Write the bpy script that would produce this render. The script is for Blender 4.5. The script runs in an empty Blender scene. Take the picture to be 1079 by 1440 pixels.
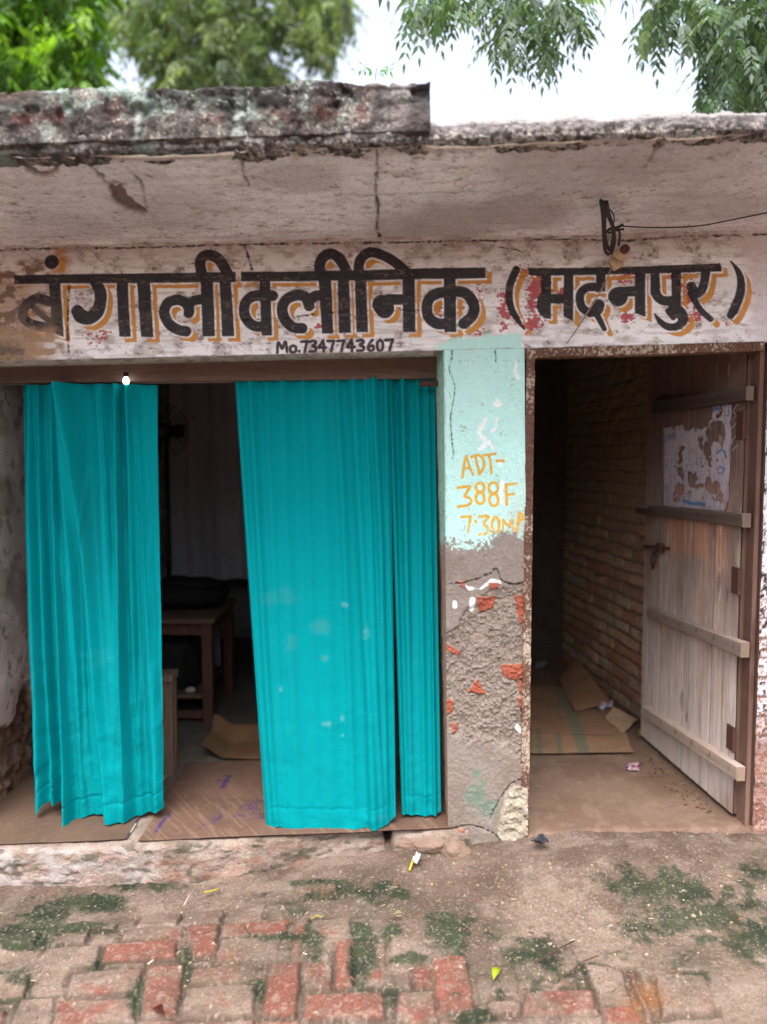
import bpy, math, random
import numpy as np
R = math.radians
rnd = random.Random(7)
scene = bpy.context.scene
COL = scene.collection

# ---------------------------------------------------------------- camera, sky, sun, exposure
CAM = np.array((0.0, -2.88, 1.5)); F = 1088.0; PITCH = math.atan(75 / F)
cam_d = bpy.data.cameras.new('camera'); cam = bpy.data.objects.new('camera', cam_d); COL.objects.link(cam)
cam.location = CAM; cam.rotation_euler = (R(90) - PITCH, 0, 0)
cam_d.sensor_fit = 'VERTICAL'; cam_d.sensor_height = 36; cam_d.lens = F / 1440 * 36
cam_d.clip_start = 0.05; cam_d.clip_end = 500
cam_d.dof.use_dof = True; cam_d.dof.focus_distance = 2.62; cam_d.dof.aperture_fstop = 27.2 / 23.0
scene.camera = cam
w = bpy.data.worlds.new("World"); scene.world = w; w.use_nodes = True
nt = w.node_tree; bg = nt.nodes['Background']
sky = nt.nodes.new('ShaderNodeTexSky'); sky.sky_type = 'NISHITA'; sky.sun_disc = False
SUN_EL, SUN_AZ = 64, 195           # high, from behind the camera and a little to its left
sky.sun_elevation = R(SUN_EL); sky.sun_rotation = R(SUN_AZ)
sky.air_density = 1.0; sky.dust_density = 5.0; sky.ozone_density = 1.0
hs = nt.nodes.new('ShaderNodeHueSaturation'); hs.inputs['Saturation'].default_value = 0.5   # overcast: greyed sky
nt.links.new(sky.outputs[0], hs.inputs['Color']); nt.links.new(hs.outputs[0], bg.inputs[0]); bg.inputs[1].default_value = 0.15
sd = bpy.data.lights.new('sun', 'SUN'); sun = bpy.data.objects.new('sun', sd); COL.objects.link(sun)
sd.energy = 1.15; sd.angle = R(42); sd.color = (1.0, 0.98, 0.96)
sun.rotation_euler = (R(90 - SUN_EL), 0, R(180 - SUN_AZ) + R(0))
scene.view_settings.view_transform = 'Standard'; scene.view_settings.look = 'None'
scene.view_settings.gamma = 1; scene.view_settings.use_curve_mapping = False
scene.view_settings.exposure = 1.84
scene.render.engine = 'CYCLES'
scene.cycles.max_bounces = 8; scene.cycles.diffuse_bounces = 5
scene.cycles.use_denoising = True

# ---------------------------------------------------------------- photograph geometry helpers
cp, sp = math.cos(PITCH), math.sin(PITCH)
def ray(px, py):
    dx = (px - 539.5) / F; dy = (720 - py) / F
    return np.stack([dx + 0 * dy, cp + dy * sp + 0 * dx, -sp + dy * cp + 0 * dx], -1)
def W(px, py, y=0.0):               # point of the plane at depth y seen at a photograph pixel
    px = np.asarray(px, float); py = np.asarray(py, float)
    d = ray(px, py); t = (np.asarray(y, float) - CAM[1]) / d[..., 1]
    return CAM + d * t[..., None]
def G(px, py, z=0.0):               # same for a horizontal plane
    px = np.asarray(px, float); py = np.asarray(py, float)
    d = ray(px, py); t = (np.asarray(z, float) - CAM[2]) / d[..., 2]
    return CAM + d * t[..., None]
def proj(P):
    q = np.asarray(P, float) - CAM
    fz = q[..., 1] * cp - q[..., 2] * sp; uy = q[..., 1] * sp + q[..., 2] * cp
    return 539.5 + q[..., 0] / fz * F, 720 - uy / fz * F

# ---------------------------------------------------------------- noise and drawing
def _h(ix, iy, iz, s):
    with np.errstate(over='ignore'):
        h = ix.astype(np.uint32) * np.uint32(374761393) + iy.astype(np.uint32) * np.uint32(668265263) + iz.astype(np.uint32) * np.uint32(2246822519) + np.uint32((s * 1274126177) & 0xffffffff)
        h = (h ^ (h >> np.uint32(13))) * np.uint32(1274126177)
        h = (h ^ (h >> np.uint32(15))) * np.uint32(2654435761)
        h = h ^ (h >> np.uint32(16))
    return h.astype(np.float64) / 4294967295.0
def noise(x, y, z=0.0, s=0):        # 0..1 value noise
    x, y, z = np.broadcast_arrays(np.asarray(x, float), np.asarray(y, float), np.asarray(z, float))
    ix, iy, iz = (np.floor(a).astype(np.int64) for a in (x, y, z))
    fx, fy, fz = x - ix, y - iy, z - iz
    fx, fy, fz = (a * a * a * (a * (a * 6 - 15) + 10) for a in (fx, fy, fz))
    def L(dz):
        a = _h(ix, iy, iz + dz, s); b = _h(ix + 1, iy, iz + dz, s); c = _h(ix, iy + 1, iz + dz, s); d = _h(ix + 1, iy + 1, iz + dz, s)
        return (a + (b - a) * fx) * (1 - fy) + (c + (d - c) * fx) * fy
    a = L(0)
    if not np.any(z): return a
    return a + (L(1) - a) * fz
def fbm(x, y, z=0.0, o=4, s=0, g=0.5):   # about 0..1, mean 0.5
    t = 0; a = 1; n = 0
    for i in range(o):
        k = 2.03 ** i
        t = t + a * noise(np.asarray(x) * k + 17.3 * i, np.asarray(y) * k + 5.1 * i, np.asarray(z) * k, s + i); n += a; a *= g
    return t / n
def ss(a, b, x):
    t = np.clip((x - a) / (b - a), 0, 1); return t * t * (3 - 2 * t)
def lin(r, g, b, k=1.0):            # picture colour 0..255 to a surface colour; k = brightness it is seen at
    f = lambda v: ((v / 255 + 0.055) / 1.055) ** 2.4 if v > 10.3 else v / 255 / 12.92
    return np.array([f(r), f(g), f(b)]) / k
def lay(c, m, col):
    m = np.clip(m, 0, 1)[..., None]; return c * (1 - m) + np.asarray(col) * m
def smooth_pts(pts, n=6):
    p = [np.array(q, float) for q in pts]
    if len(p) < 3: return p
    out = []
    q = [2 * p[0] - p[1]] + p + [2 * p[-1] - p[-2]]
    for i in range(1, len(q) - 2):
        for k in range(n):
            t = k / n; a, b, c, d = q[i - 1], q[i], q[i + 1], q[i + 2]
            out.append(0.5 * ((2 * b) + (c - a) * t + (2 * a - 5 * b + 4 * c - d) * t * t + (3 * b - a - 3 * c + d) * t ** 3))
    out.append(p[-1]); return out
class Canvas:                        # signed distances of brush strokes, one value per photograph pixel
    def __init__(s, x0, y0, x1, y1, step=1.0):
        s.x = np.arange(x0, x1 + step, step); s.y = np.arange(y0, y1 + step, step); s.st = step
        s.f = np.full((len(s.y), len(s.x)), 60.0)
    def _sl(s, xs, ys, m):
        i0 = np.clip(np.searchsorted(s.x, min(xs) - m), 0, len(s.x)); i1 = np.clip(np.searchsorted(s.x, max(xs) + m), 0, len(s.x))
        j0 = np.clip(np.searchsorted(s.y, min(ys) - m), 0, len(s.y)); j1 = np.clip(np.searchsorted(s.y, max(ys) + m), 0, len(s.y))
        return slice(j0, j1), slice(i0, i1)
    def stroke(s, pts, w=None, sm=True, n=6):
        P = [tuple(p) + ((w,) if len(p) == 2 else ()) for p in pts]
        if sm: P = smooth_pts(P, n)
        for a, b in zip(P[:-1], P[1:]):
            m = 30; sl = s._sl((a[0], b[0]), (a[1], b[1]), m)
            X, Y = np.meshgrid(s.x[sl[1]], s.y[sl[0]])
            if X.size == 0: continue
            dx, dy = b[0] - a[0], b[1] - a[1]; l2 = dx * dx + dy * dy + 1e-9
            t = np.clip(((X - a[0]) * dx + (Y - a[1]) * dy) / l2, 0, 1)
            d = np.hypot(X - a[0] - t * dx, Y - a[1] - t * dy) - (a[2] + (b[2] - a[2]) * t) / 2
            s.f[sl] = np.minimum(s.f[sl], d)
    def dot(s, x, y, r): s.stroke([(x, y), (x + .01, y)], 2 * r, False)
    def ell(s, x, y, rx, ry):
        m = max(rx, ry) + 30; sl = s._sl((x,), (y,), m); X, Y = np.meshgrid(s.x[sl[1]], s.y[sl[0]])
        if X.size: s.f[sl] = np.minimum(s.f[sl], (np.hypot((X - x) / rx, (Y - y) / ry) - 1) * min(rx, ry))
    def poly(s, pts):
        xs = [p[0] for p in pts]; ys = [p[1] for p in pts]; sl = s._sl(xs, ys, 30); X, Y = np.meshgrid(s.x[sl[1]], s.y[sl[0]])
        if X.size == 0: return
        d = np.full(X.shape, 1e9); ins = np.zeros(X.shape, bool)
        for (ax, ay), (bx, by) in zip(pts, pts[1:] + pts[:1]):
            dx, dy = bx - ax, by - ay; l2 = dx * dx + dy * dy + 1e-9
            t = np.clip(((X - ax) * dx + (Y - ay) * dy) / l2, 0, 1)
            d = np.minimum(d, np.hypot(X - ax - t * dx, Y - ay - t * dy))
            c = ((ay > Y) != (by > Y)) & (X < (bx - ax) * (Y - ay) / (by - ay + 1e-12) + ax); ins ^= c
        s.f[sl] = np.minimum(s.f[sl], np.where(ins, -d, d))
    def at(s, px, py, fill=60.0):
        u = (np.asarray(px) - s.x[0]) / s.st; v = (np.asarray(py) - s.y[0]) / s.st
        ok = (u >= 0) & (v >= 0) & (u < len(s.x) - 1) & (v < len(s.y) - 1)
        u = np.clip(u, 0, len(s.x) - 1.001); v = np.clip(v, 0, len(s.y) - 1.001)
        i = u.astype(int); j = v.astype(int); a = u - i; b = v - j
        r = (s.f[j, i] * (1 - a) + s.f[j, i + 1] * a) * (1 - b) + (s.f[j + 1, i] * (1 - a) + s.f[j + 1, i + 1] * a) * b
        return np.where(ok, r, fill)

# ---------------------------------------------------------------- mesh helpers
def link(o, parent=None):
    COL.objects.link(o)
    if parent is not None: o.parent = parent
    return o
def tag(o, label=None, cat=None, group=None, kind=None):
    for k, v in (('label', label), ('category', cat), ('group', group), ('kind', kind)):
        if v: o[k] = v
    return o
def empty(name, label=None, cat=None, loc=(0, 0, 0), group=None):
    o = bpy.data.objects.new(name, None); o.location = loc; o.empty_display_size = .1
    return tag(link(o), label, cat, group)
def rel(P, parent):
    return np.asarray(P, float) - (np.array(parent.location) if parent is not None and parent.parent is None else 0)
def mesh(name, V, Fc, mat, parent=None, col=None, smooth=True, orient=True):
    me = bpy.data.meshes.new(name)
    V = np.asarray(V, float).reshape(-1, 3)
    if parent is not None:
        p = parent
        while p is not None: V = V - np.array(p.location); p = p.parent
    me.from_pydata(V.tolist(), [], Fc if isinstance(Fc, list) else np.asarray(Fc).tolist())
    me.materials.append(mat)
    if col is not None:
        a = me.color_attributes.new('Col', 'FLOAT_COLOR', 'POINT')
        c = np.ones((len(V), 4)); c[:, :3] = np.clip(np.asarray(col).reshape(-1, 3), 0, 1); a.data.foreach_set('color', c.ravel())
    me.polygons.foreach_set('use_smooth', [smooth] * len(me.polygons)); me.update()
    return link(bpy.data.objects.new(name, me), parent)
def gridfaces(n, m, off=0):
    i, j = np.meshgrid(np.arange(n - 1), np.arange(m - 1), indexing='ij'); a = (i * m + j).ravel() + off
    return np.stack([a, a + m, a + m + 1, a + 1], 1)
def grid(name, P, mat, parent=None, col=None, smooth=True, keep=None):
    n, m = P.shape[:2]; f = gridfaces(n, m)
    if keep is not None:
        k = keep.ravel(); f = f[k[f].all(1)]
    return mesh(name, P, f, mat, parent, col, smooth)
class MB:
    def __init__(s): s.v = []; s.f = []; s.c = []
    def add(s, V, Fc, c=None):
        o = len(s.v); s.v += [tuple(map(float, p)) for p in V]; s.f += [tuple(int(i) + o for i in q) for q in Fc]
        s.c += [tuple(c) if c is not None else (1, 1, 1)] * len(V); return s
    def hexa(s, p, c=None):           # 4 bottom points, 4 top points
        return s.add(p, [(0, 3, 2, 1), (4, 5, 6, 7), (0, 1, 5, 4), (1, 2, 6, 5), (2, 3, 7, 6), (3, 0, 4, 7)], c)
    def box(s, x0, x1, y0, y1, z0, z1, c=None):
        return s.hexa([(x0, y0, z0), (x1, y0, z0), (x1, y1, z0), (x0, y1, z0), (x0, y0, z1), (x1, y0, z1), (x1, y1, z1), (x0, y1, z1)], c)
    def tube(s, pts, r, n=7, c=None, caps=True):
        P = [np.array(p, float) for p in pts]; rs = r if hasattr(r, '__len__') else [r] * len(P)
        V = []; prev = None
        for i, p in enumerate(P):
            t = P[min(i + 1, len(P) - 1)] - P[max(i - 1, 0)]; t /= np.linalg.norm(t) + 1e-12
            a = prev if prev is not None else (np.array((0, 0, 1.)) if abs(t[2]) < .9 else np.array((1., 0, 0)))
            a = a - t * (a @ t); a /= np.linalg.norm(a) + 1e-12; b = np.cross(t, a); prev = a
            for k in range(n):
                an = 2 * math.pi * k / n; V.append(p + rs[i] * (a * math.cos(an) + b * math.sin(an)))
        Fc = [(i * n + k, i * n + (k + 1) % n, (i + 1) * n + (k + 1) % n, (i + 1) * n + k) for i in range(len(P) - 1) for k in range(n)]
        if caps: Fc += [tuple(range(n))[::-1], tuple((len(P) - 1) * n + k for k in range(n))]
        return s.add(V, Fc, c)
    def lathe(s, prof, n=20, o=(0, 0, 0), c=None):
        V = [(o[0] + r * math.cos(2 * math.pi * k / n), o[1] + r * math.sin(2 * math.pi * k / n), o[2] + z) for r, z in prof for k in range(n)]
        Fc = [(i * n + k, i * n + (k + 1) % n, (i + 1) * n + (k + 1) % n, (i + 1) * n + k) for i in range(len(prof) - 1) for k in range(n)]
        return s.add(V, Fc, c)
    def build(s, name, mat, parent=None, smooth=False, bevel=0, usecol=False):
        o = mesh(name, s.v, s.f, mat, parent, s.c if usecol else None, smooth)
        if bevel:
            b = o.modifiers.new('bevel', 'BEVEL'); b.width = bevel; b.segments = 2; b.limit_method = 'ANGLE'
        return o

# ---------------------------------------------------------------- materials
def _mat(name):
    m = bpy.data.materials.new(name); m.use_nodes = True
    return m, m.node_tree.nodes, m.node_tree.links, m.node_tree.nodes['Principled BSDF']
def vmat(name, rough=.9, var=.25, scale=90, bump=.4, bscale=140, bdist=.004, stretch=(1, 1, 1), spec=.25, color=None, sheen=0):
    """surface colour from the mesh's own paint layer (or one colour), broken up by fine grain, with a fine bump"""
    m, N, L, B = _mat(name)
    tc = N.new('ShaderNodeTexCoord'); mp = N.new('ShaderNodeMapping'); mp.inputs['Scale'].default_value = stretch
    L.new(tc.outputs['Object'], mp.inputs[0])
    n1 = N.new('ShaderNodeTexNoise'); n1.inputs['Scale'].default_value = scale; n1.inputs['Detail'].default_value = 5; n1.inputs['Roughness'].default_value = .65
    L.new(mp.outputs[0], n1.inputs['Vector'])
    mr = N.new('ShaderNodeMapRange'); mr.inputs[1].default_value = .25; mr.inputs[2].default_value = .75; mr.inputs[3].default_value = 1 - var; mr.inputs[4].default_value = 1 + var
    L.new(n1.outputs['Fac'], mr.inputs[0])
    vm = N.new('ShaderNodeVectorMath'); vm.operation = 'SCALE'
    if color is None:
        at = N.new('ShaderNodeAttribute'); at.attribute_name = 'Col'; L.new(at.outputs['Color'], vm.inputs[0])
    else: vm.inputs[0].default_value = tuple(color)[:3]
    L.new(mr.outputs[0], vm.inputs['Scale']); L.new(vm.outputs[0], B.inputs['Base Color'])
    B.inputs['Roughness'].default_value = rough; B.inputs['Specular IOR Level'].default_value = spec
    if sheen:
        B.inputs['Sheen Weight'].default_value = sheen; B.inputs['Sheen Roughness'].default_value = .5
    if bump:
        n2 = N.new('ShaderNodeTexNoise'); n2.inputs['Scale'].default_value = bscale; n2.inputs['Detail'].default_value = 6; n2.inputs['Roughness'].default_value = .6
        L.new(mp.outputs[0], n2.inputs['Vector'])
        bp = N.new('ShaderNodeBump'); bp.inputs['Strength'].default_value = bump; bp.inputs['Distance'].default_value = bdist
        L.new(n2.outputs['Fac'], bp.inputs['Height']); L.new(bp.outputs[0], B.inputs['Normal'])
    return m
M = {}
M['plaster'] = vmat('painted_plaster', .92, .2, 260, .7, 170, .005)
M['cement'] = vmat('rough_cement', .95, .3, 190, .9, 110, .008)
M['rubble'] = vmat('weathered_masonry', .95, .35, 170, .9, 90, .01)
M['mud'] = vmat('mud_mortar', .95, .25, 200, .9, 110, .008)
M['dirt'] = vmat('trodden_earth', .95, .3, 190, .8, 140, .006)
M['brick'] = vmat('old_brickwork', .95, .35, 160, .7, 100, .006)
M['cloth'] = vmat('turquoise_cotton', .9, .05, 260, .25, 420, .0012, (1, 1, .25), .06)
M['wood'] = vmat('weathered_wood', .88, .2, 70, .5, 70, .003, (3, 3, .18))
M['rust'] = vmat('rusty_steel', .8, .3, 150, .5, 130, .003)
M['card'] = vmat('brown_cardboard', .9, .12, 120, .15, 120, .002)
M['paper'] = vmat('torn_paper', .85, .08, 200, .2, 150, .002)
M['bark'] = vmat('tree_bark', .95, .4, 20, .8, 30, .02, color=(.09, .065, .045))
def solid(name, c, rough=.7, var=.15, scale=60, bump=.2, bscale=90, bdist=.002, spec=.3, stretch=(1, 1, 1)):
    return vmat(name, rough, var, scale, bump, bscale, bdist, stretch, spec, color=c)
def leafmat(name):
    m, N, L, B = _mat(name)
    at = N.new('ShaderNodeAttribute'); at.attribute_name = 'Col'
    L.new(at.outputs['Color'], B.inputs['Base Color']); B.inputs['Roughness'].default_value = .45; B.inputs['Specular IOR Level'].default_value = .3
    tr = N.new('ShaderNodeBsdfTranslucent'); mx = N.new('ShaderNodeMixShader'); mx.inputs[0].default_value = .5
    vm = N.new('ShaderNodeVectorMath'); vm.operation = 'MULTIPLY'; vm.inputs[1].default_value = (1.6, 1.7, .7); L.new(at.outputs['Color'], vm.inputs[0]); L.new(vm.outputs[0], tr.inputs[0])
    L.new(B.outputs[0], mx.inputs[1]); L.new(tr.outputs[0], mx.inputs[2]); L.new(mx.outputs[0], N['Material Output'].inputs['Surface'])
    return m
M['leaf'] = leafmat('green_leaf')

# ================================================================ GROUND
FLOOR = 0.08
def lerp_tab(x, tab):
    return np.interp(x, [t[0] for t in tab], [t[1] for t in tab])
brk = []      # exposed paving bricks, traced corners and how red they show
c6 = lambda q: [(x / 2, 1160 + y / 2) for x, y in q]
c7 = lambda q: [(540 + x / 2, 1160 + y / 2) for x, y in q]
for f_, q, r_ in [
    (c6, [(300, 335), (500, 318), (495, 372), (280, 392)], 1), (c6, [(528, 264), (618, 258), (605, 368), (535, 372)], .75),
    (c6, [(690, 264), (820, 256), (800, 308), (710, 308)], .85), (c6, [(832, 258), (870, 258), (842, 370), (818, 370)], .7),
    (c6, [(900, 155), (945, 150), (952, 195), (900, 198)], .6), (c6, [(750, 167), (882, 165), (872, 195), (752, 198)], .55),
    (c6, [(760, 392), (845, 388), (835, 532), (735, 532)], 1), (c6, [(944, 330), (992, 320), (990, 455), (940, 458)], .95),
    (c6, [(415, 395), (520, 390), (497, 535), (398, 538)], .9), (c6, [(200, 412), (402, 400), (388, 468), (190, 474)], .4),
    (c6, [(162, 490), (380, 482), (378, 545), (150, 556)], .7), (c6, [(350, 290), (520, 262), (510, 312), (340, 322)], .5),
    (c6, [(130, 345), (288, 335), (270, 395), (110, 402)], .22), (c6, [(540, 402), (740, 392), (728, 440), (530, 446)], .4),
    (c6, [(520, 454), (724, 448), (718, 532), (508, 540)], .15), (c6, [(856, 470), (1079, 465), (1085, 538), (850, 540)], .7),
    (c6, [(-40, 415), (84, 408), (70, 480), (-60, 486)], .2), (c6, [(-80, 515), (14, 515), (8, 560), (-90, 560)], .9),
    (c6, [(260, 256), (330, 250), (322, 280), (262, 284)], .5), (c6, [(620, 318), (790, 312), (775, 380), (610, 384)], .12),
    (c7, [(138, 374), (228, 366), (256, 516), (150, 521)], .95), (c7, [(80, 395), (134, 391), (140, 455), (84, 457)], .5),
    (c7, [(38, 466), (144, 462), (148, 546), (32, 550)], .6), (c7, [(470, 446), (556, 402), (580, 452), (490, 456)], .85),
    (c7, [(290, 490), (384, 486), (388, 526), (290, 529)], .55), (c7, [(396, 462), (588, 458), (604, 522), (392, 526)], .75),
    (c7, [(612, 506), (700, 501), (738, 546), (622, 550)], .9), (c7, [(560, 384), (672, 400), (698, 494), (608, 500)], .3),
    (c7, [(682, 402), (700, 402), (760, 530), (742, 534)], .55), (c7, [(160, 530), (260, 524), (270, 575), (150, 580)], .8),
    (c6, [(-20, 300), (112, 292), (95, 338), (-40, 345)], .25), (c6, [(140, 288), (252, 284), (240, 330), (128, 336)], .3), (c6, [(626, 264), (684, 262), (704, 310), (614, 312)], .35), (c6, [(876, 262), (984, 257), (988, 314), (868, 318)], .35),
    (c6, [(852, 390), (934, 386), (932, 456), (850, 460)], .3), (c6, [(60, 484), (152, 480), (140, 552), (30, 556)], .35), (c6, [(1002, 332), (1085, 330), (1085, 454), (1000, 458)], .3), (c6, [(640, 206), (746, 203), (742, 250), (630, 254)], .35),
    (c6, [(522, 208), (632, 206), (618, 252), (506, 256)], .3), (c6, [(400, 215), (512, 210), (496, 256), (384, 262)], .25), (c6, [(300, 390), (410, 386), (402, 396), (290, 402)], .3), (c7, [(-6, 400), (74, 396), (76, 456), (-8, 460)], .3), (c7, [(262, 420), (370, 415), (380, 478), (268, 484)], .2),
    (c6, [(540, 456), (720, 450), (714, 530), (530, 538)], .25), (c6, [(390, 548), (505, 546), (505, 580), (384, 582)], .5), (c6, [(512, 546), (720, 540), (716, 580), (510, 582)], .45), (c6, [(728, 542), (846, 542), (846, 582), (722, 582)], .5), (c7, [(760, 420), (900, 420), (930, 520), (780, 526)], .12)]:
    brk.append((np.array([G(*p) for p in f_(q)])[:, :2], r_))
MOSS = [(30, 1318, 48, 20, 1), (62, 1290, 34, 14, 1), (125, 1272, 52, 12, 1), (205, 1247, 52, 8, .9), (28, 1374, 26, 22, .8), (110, 1305, 60, 8, .8), (142, 1358, 22, 8, .7),
    (510, 1338, 20, 46, 1), (492, 1252, 30, 14, .9), (532, 1262, 26, 18, .9), (190, 1402, 10, 24, .9), (440, 1330, 14, 26, .7), (390, 1318, 30, 6, .8), (470, 1242, 60, 6, .8), (362, 1385, 10, 20, .6), (415, 1280, 20, 8, .8), (262, 1355, 12, 30, .35), (400, 1262, 50, 8, .45),
    (630, 1312, 32, 30, 1), (558, 1262, 22, 15, .8), (545, 1310, 16, 12, .9), (575, 1352, 30, 10, .8), (770, 1350, 60, 34, .7), (700, 1368, 60, 30, .55), (658, 1435, 26, 16, .8), (550, 1390, 14, 22, .7),
    (945, 1258, 66, 34, .85), (1000, 1285, 60, 36, .8), (915, 1296, 60, 34, .8), (880, 1240, 44, 20, .7), (965, 1352, 60, 30, .5), (1052, 1300, 44, 44, .85), (700, 1310, 30, 16, .6), (1060, 1235, 30, 26, .6), (960, 1330, 80, 30, .4), (30, 1420, 40, 16, .5)]
def ground_h(x, y):
    h = .062 * ss(.15, .75, x) * ss(-.55, -.02, y) + .012 * ss(-.35, -.1, y) * ss(-.1, .15, x) * (1 - ss(.15, .75, x))
    return h - .012 * ss(.3, 1.2, -y) - .05 * ss(.05, -.7, x) * ss(-.6, -.3, y)
gx = np.concatenate([np.arange(-2.1, -1.32, .006), np.arange(-1.32, 1.32, .0033), np.arange(1.32, 2.1, .006)]); gy = np.arange(-1.15, .14, .0034)
X, Y = np.meshgrid(gx, gy, indexing='ij')
Zg = ground_h(X, Y)
n_big = fbm(X * 3, Y * 3, o=4, s=3); n_mid = fbm(X * 14, Y * 14, o=4, s=11); n_fine = fbm(X * 60, Y * 60, o=3, s=23); n_vf = noise(X * 180, Y * 180, s=31)
dx_ = (fbm(X * 25, Y * 25, o=3, s=41) - .5) * .02; dy_ = (fbm(X * 25, Y * 25, o=3, s=43) - .5) * .02
Zg = Zg + (n_big - .5) * .022 + (n_mid - .5) * .010 + (n_fine - .5) * .005 + (n_vf - .5) * .0018 + (noise(X * 110, Y * 110, s=33) - .5) * .0015
dirt = lin(168, 142, 126, 2.0); dirt2 = lin(134, 108, 92, 2.0); pale = lin(190, 166, 150, 2.0)
C = np.ones(X.shape + (3,)) * dirt
C = lay(C, ss(.40, .64, n_big) * .85, dirt2); C = lay(C, ss(.5, .75, n_mid) * .5, pale); C = lay(C, ss(.55, .8, fbm(X * 8, Y * 8, o=4, s=51)) * .7, dirt2 * .8)
rims = np.zeros(X.shape); best = np.full(X.shape, 1.0)
for i, (q, r_) in enumerate(brk):
    d = np.full(X.shape, -9.0); ctr = q.mean(0)
    for a, b in zip(q, np.roll(q, -1, 0)):
        e = b - a; nrm = np.array((e[1], -e[0])) / np.linalg.norm(e)
        if (ctr - a) @ nrm > 0: nrm = -nrm
        d = np.maximum(d, (X + dx_ * .55 - a[0]) * nrm[0] + (Y + dy_ * .55 - a[1]) * nrm[1])
    best = np.minimum(best, d)
    up = ss(.002, -.0045, d + (n_fine - .5) * .006); tint = .85 + .3 * rnd.random()
    Zg = Zg * (1 - up * .5) + up * .5 * (ground_h(X, Y) + .004) + up * (.003 + .0025 * r_)
    show = up * ss(-.05, .34, r_ * .66 - fbm(X * 11 + i * 7, Y * 11, o=5, s=60, g=.62) * 1.2 + .37 + (-d) * 1.0)
    bc = np.ones(X.shape + (3,)) * lin(180, 98, 78, 2.5) * tint
    bc = lay(bc, ss(.45, .7, n_mid) * .5, lin(168, 92, 74, 1.9)); bc = lay(bc, ss(.62, .72, fbm(X * 40, Y * 40, o=3, s=71)) * .6, lin(205, 168, 150, 2.2))
    rim = np.exp(-((d - .004) / .003) ** 2) * (.35 + .65 * r_); rims = np.maximum(rims, rim); Zg -= rim * .0035; C = lay(C, rim * .55 * ss(.3, .5, n_mid), lin(84, 72, 58, 1.9)); C = C * (1 - show[..., None] * .78) + bc * show[..., None] * .78
    C = lay(C, up * (1 - show) * .5, dirt * 1.02)
gap = ss(.018, .004, np.abs(best - .006)) * ss(.42, .6, fbm(X * 9, Y * 9, o=3, s=80))
Zg -= gap * .006; C = lay(C, gap * .65, lin(92, 76, 62, 1.9))
PX, PY = proj(np.stack([X, Y, Zg], -1))
mo = np.zeros(X.shape)
for mx, my, rx, ry, k in MOSS:
    e = np.hypot((PX - mx) / (rx * 1.15), (PY - my) / (ry * 1.15)); mo = np.maximum(mo, k * (1 - ss(.2, 1.7, e)))
mn = fbm(X * 16, Y * 16, o=5, s=90, g=.62); damp = ss(.1, .6, mo * .8 + (n_big - .45) * 1.2); C = lay(C, damp * .45, lin(104, 94, 76, 2.0)); C = lay(C, ss(.5, .62, fbm(X * 6, Y * 10, o=5, s=92, g=.6)) * .4, lin(120, 96, 82, 2.1))
moss = ss(.0, .46, mo * .95 + rims * .22 * (mo > .02) - (mn - .28) * 1.6)
moss = np.maximum(moss, gap * ss(.25, .5, mo + .15) * .8) * (.72 + .28 * n_vf)
C = lay(C, moss * .88, lin(46, 74, 42, 2.5)); C = lay(C, moss * ss(.5, .75, n_fine) * .3, lin(80, 112, 58, 2.2)); C = lay(C, moss * ss(.55, .3, n_mid) * .6, lin(32, 46, 34, 2.4))
Zg += moss * (.002 + .004 * n_fine)
orng = ss(1.2, .3, np.hypot((PX - 915) / 50, (PY - 1410) / 34)) * ss(.35, .6, mn); C = lay(C, orng * .6, lin(176, 112, 60, 1.9))
chips = noise(X * 95, Y * 95, s=101) * noise(X * 70, Y * 70, s=102); C = lay(C, ss(.72, .8, chips), lin(214, 190, 160, 1.9)); Zg += ss(.7, .8, chips) * .003
# white lime washed down at the left foot of the step
C = C * (.86 + .28 * (.5 * n_vf + .5 * n_fine))[..., None]; C = lay(C, ss(.70, .80, noise(X * 130, Y * 130, s=35)) * .3, lin(92, 74, 62, 1.9)); C = lay(C, ss(.74, .84, noise(X * 150, Y * 150, s=36)) * .3, lin(204, 184, 166, 1.9)); C = C * np.array((.87, .90, .92))
ground = grid('ground', np.stack([X, Y, Zg], -1), M['dirt'], None, C); tag(ground, 'trodden brown earth with worn red paving bricks and moss', 'ground', kind='structure')
far = MB()
X0, X1, Y0, Y1 = -2.096, 2.096, -1.146, .13
far.add([(-150, -150, -.03), (150, -150, -.03), (150, Y0, -.03), (-150, Y0, -.03)], [(0, 1, 2, 3)]); far.add([(-150, Y0, -.03), (X0, Y0, -.03), (X0, Y1, -.03), (-150, Y1, -.03)], [(0, 1, 2, 3)])
far.add([(X1, Y0, -.03), (150, Y0, -.03), (150, Y1, -.03), (X1, Y1, -.03)], [(0, 1, 2, 3)]); far.add([(-150, Y1, -.03), (150, Y1, -.03), (150, 150, -.03), (-150, 150, -.03)], [(0, 1, 2, 3)])
tag(far.build('earth_lane', solid('lane_earth', tuple(dirt * np.array((.9, .93, .96))), .95, .3, 6, .6, 12, .02)), 'brown earth lane around the shop', 'ground', kind='structure')

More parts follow.
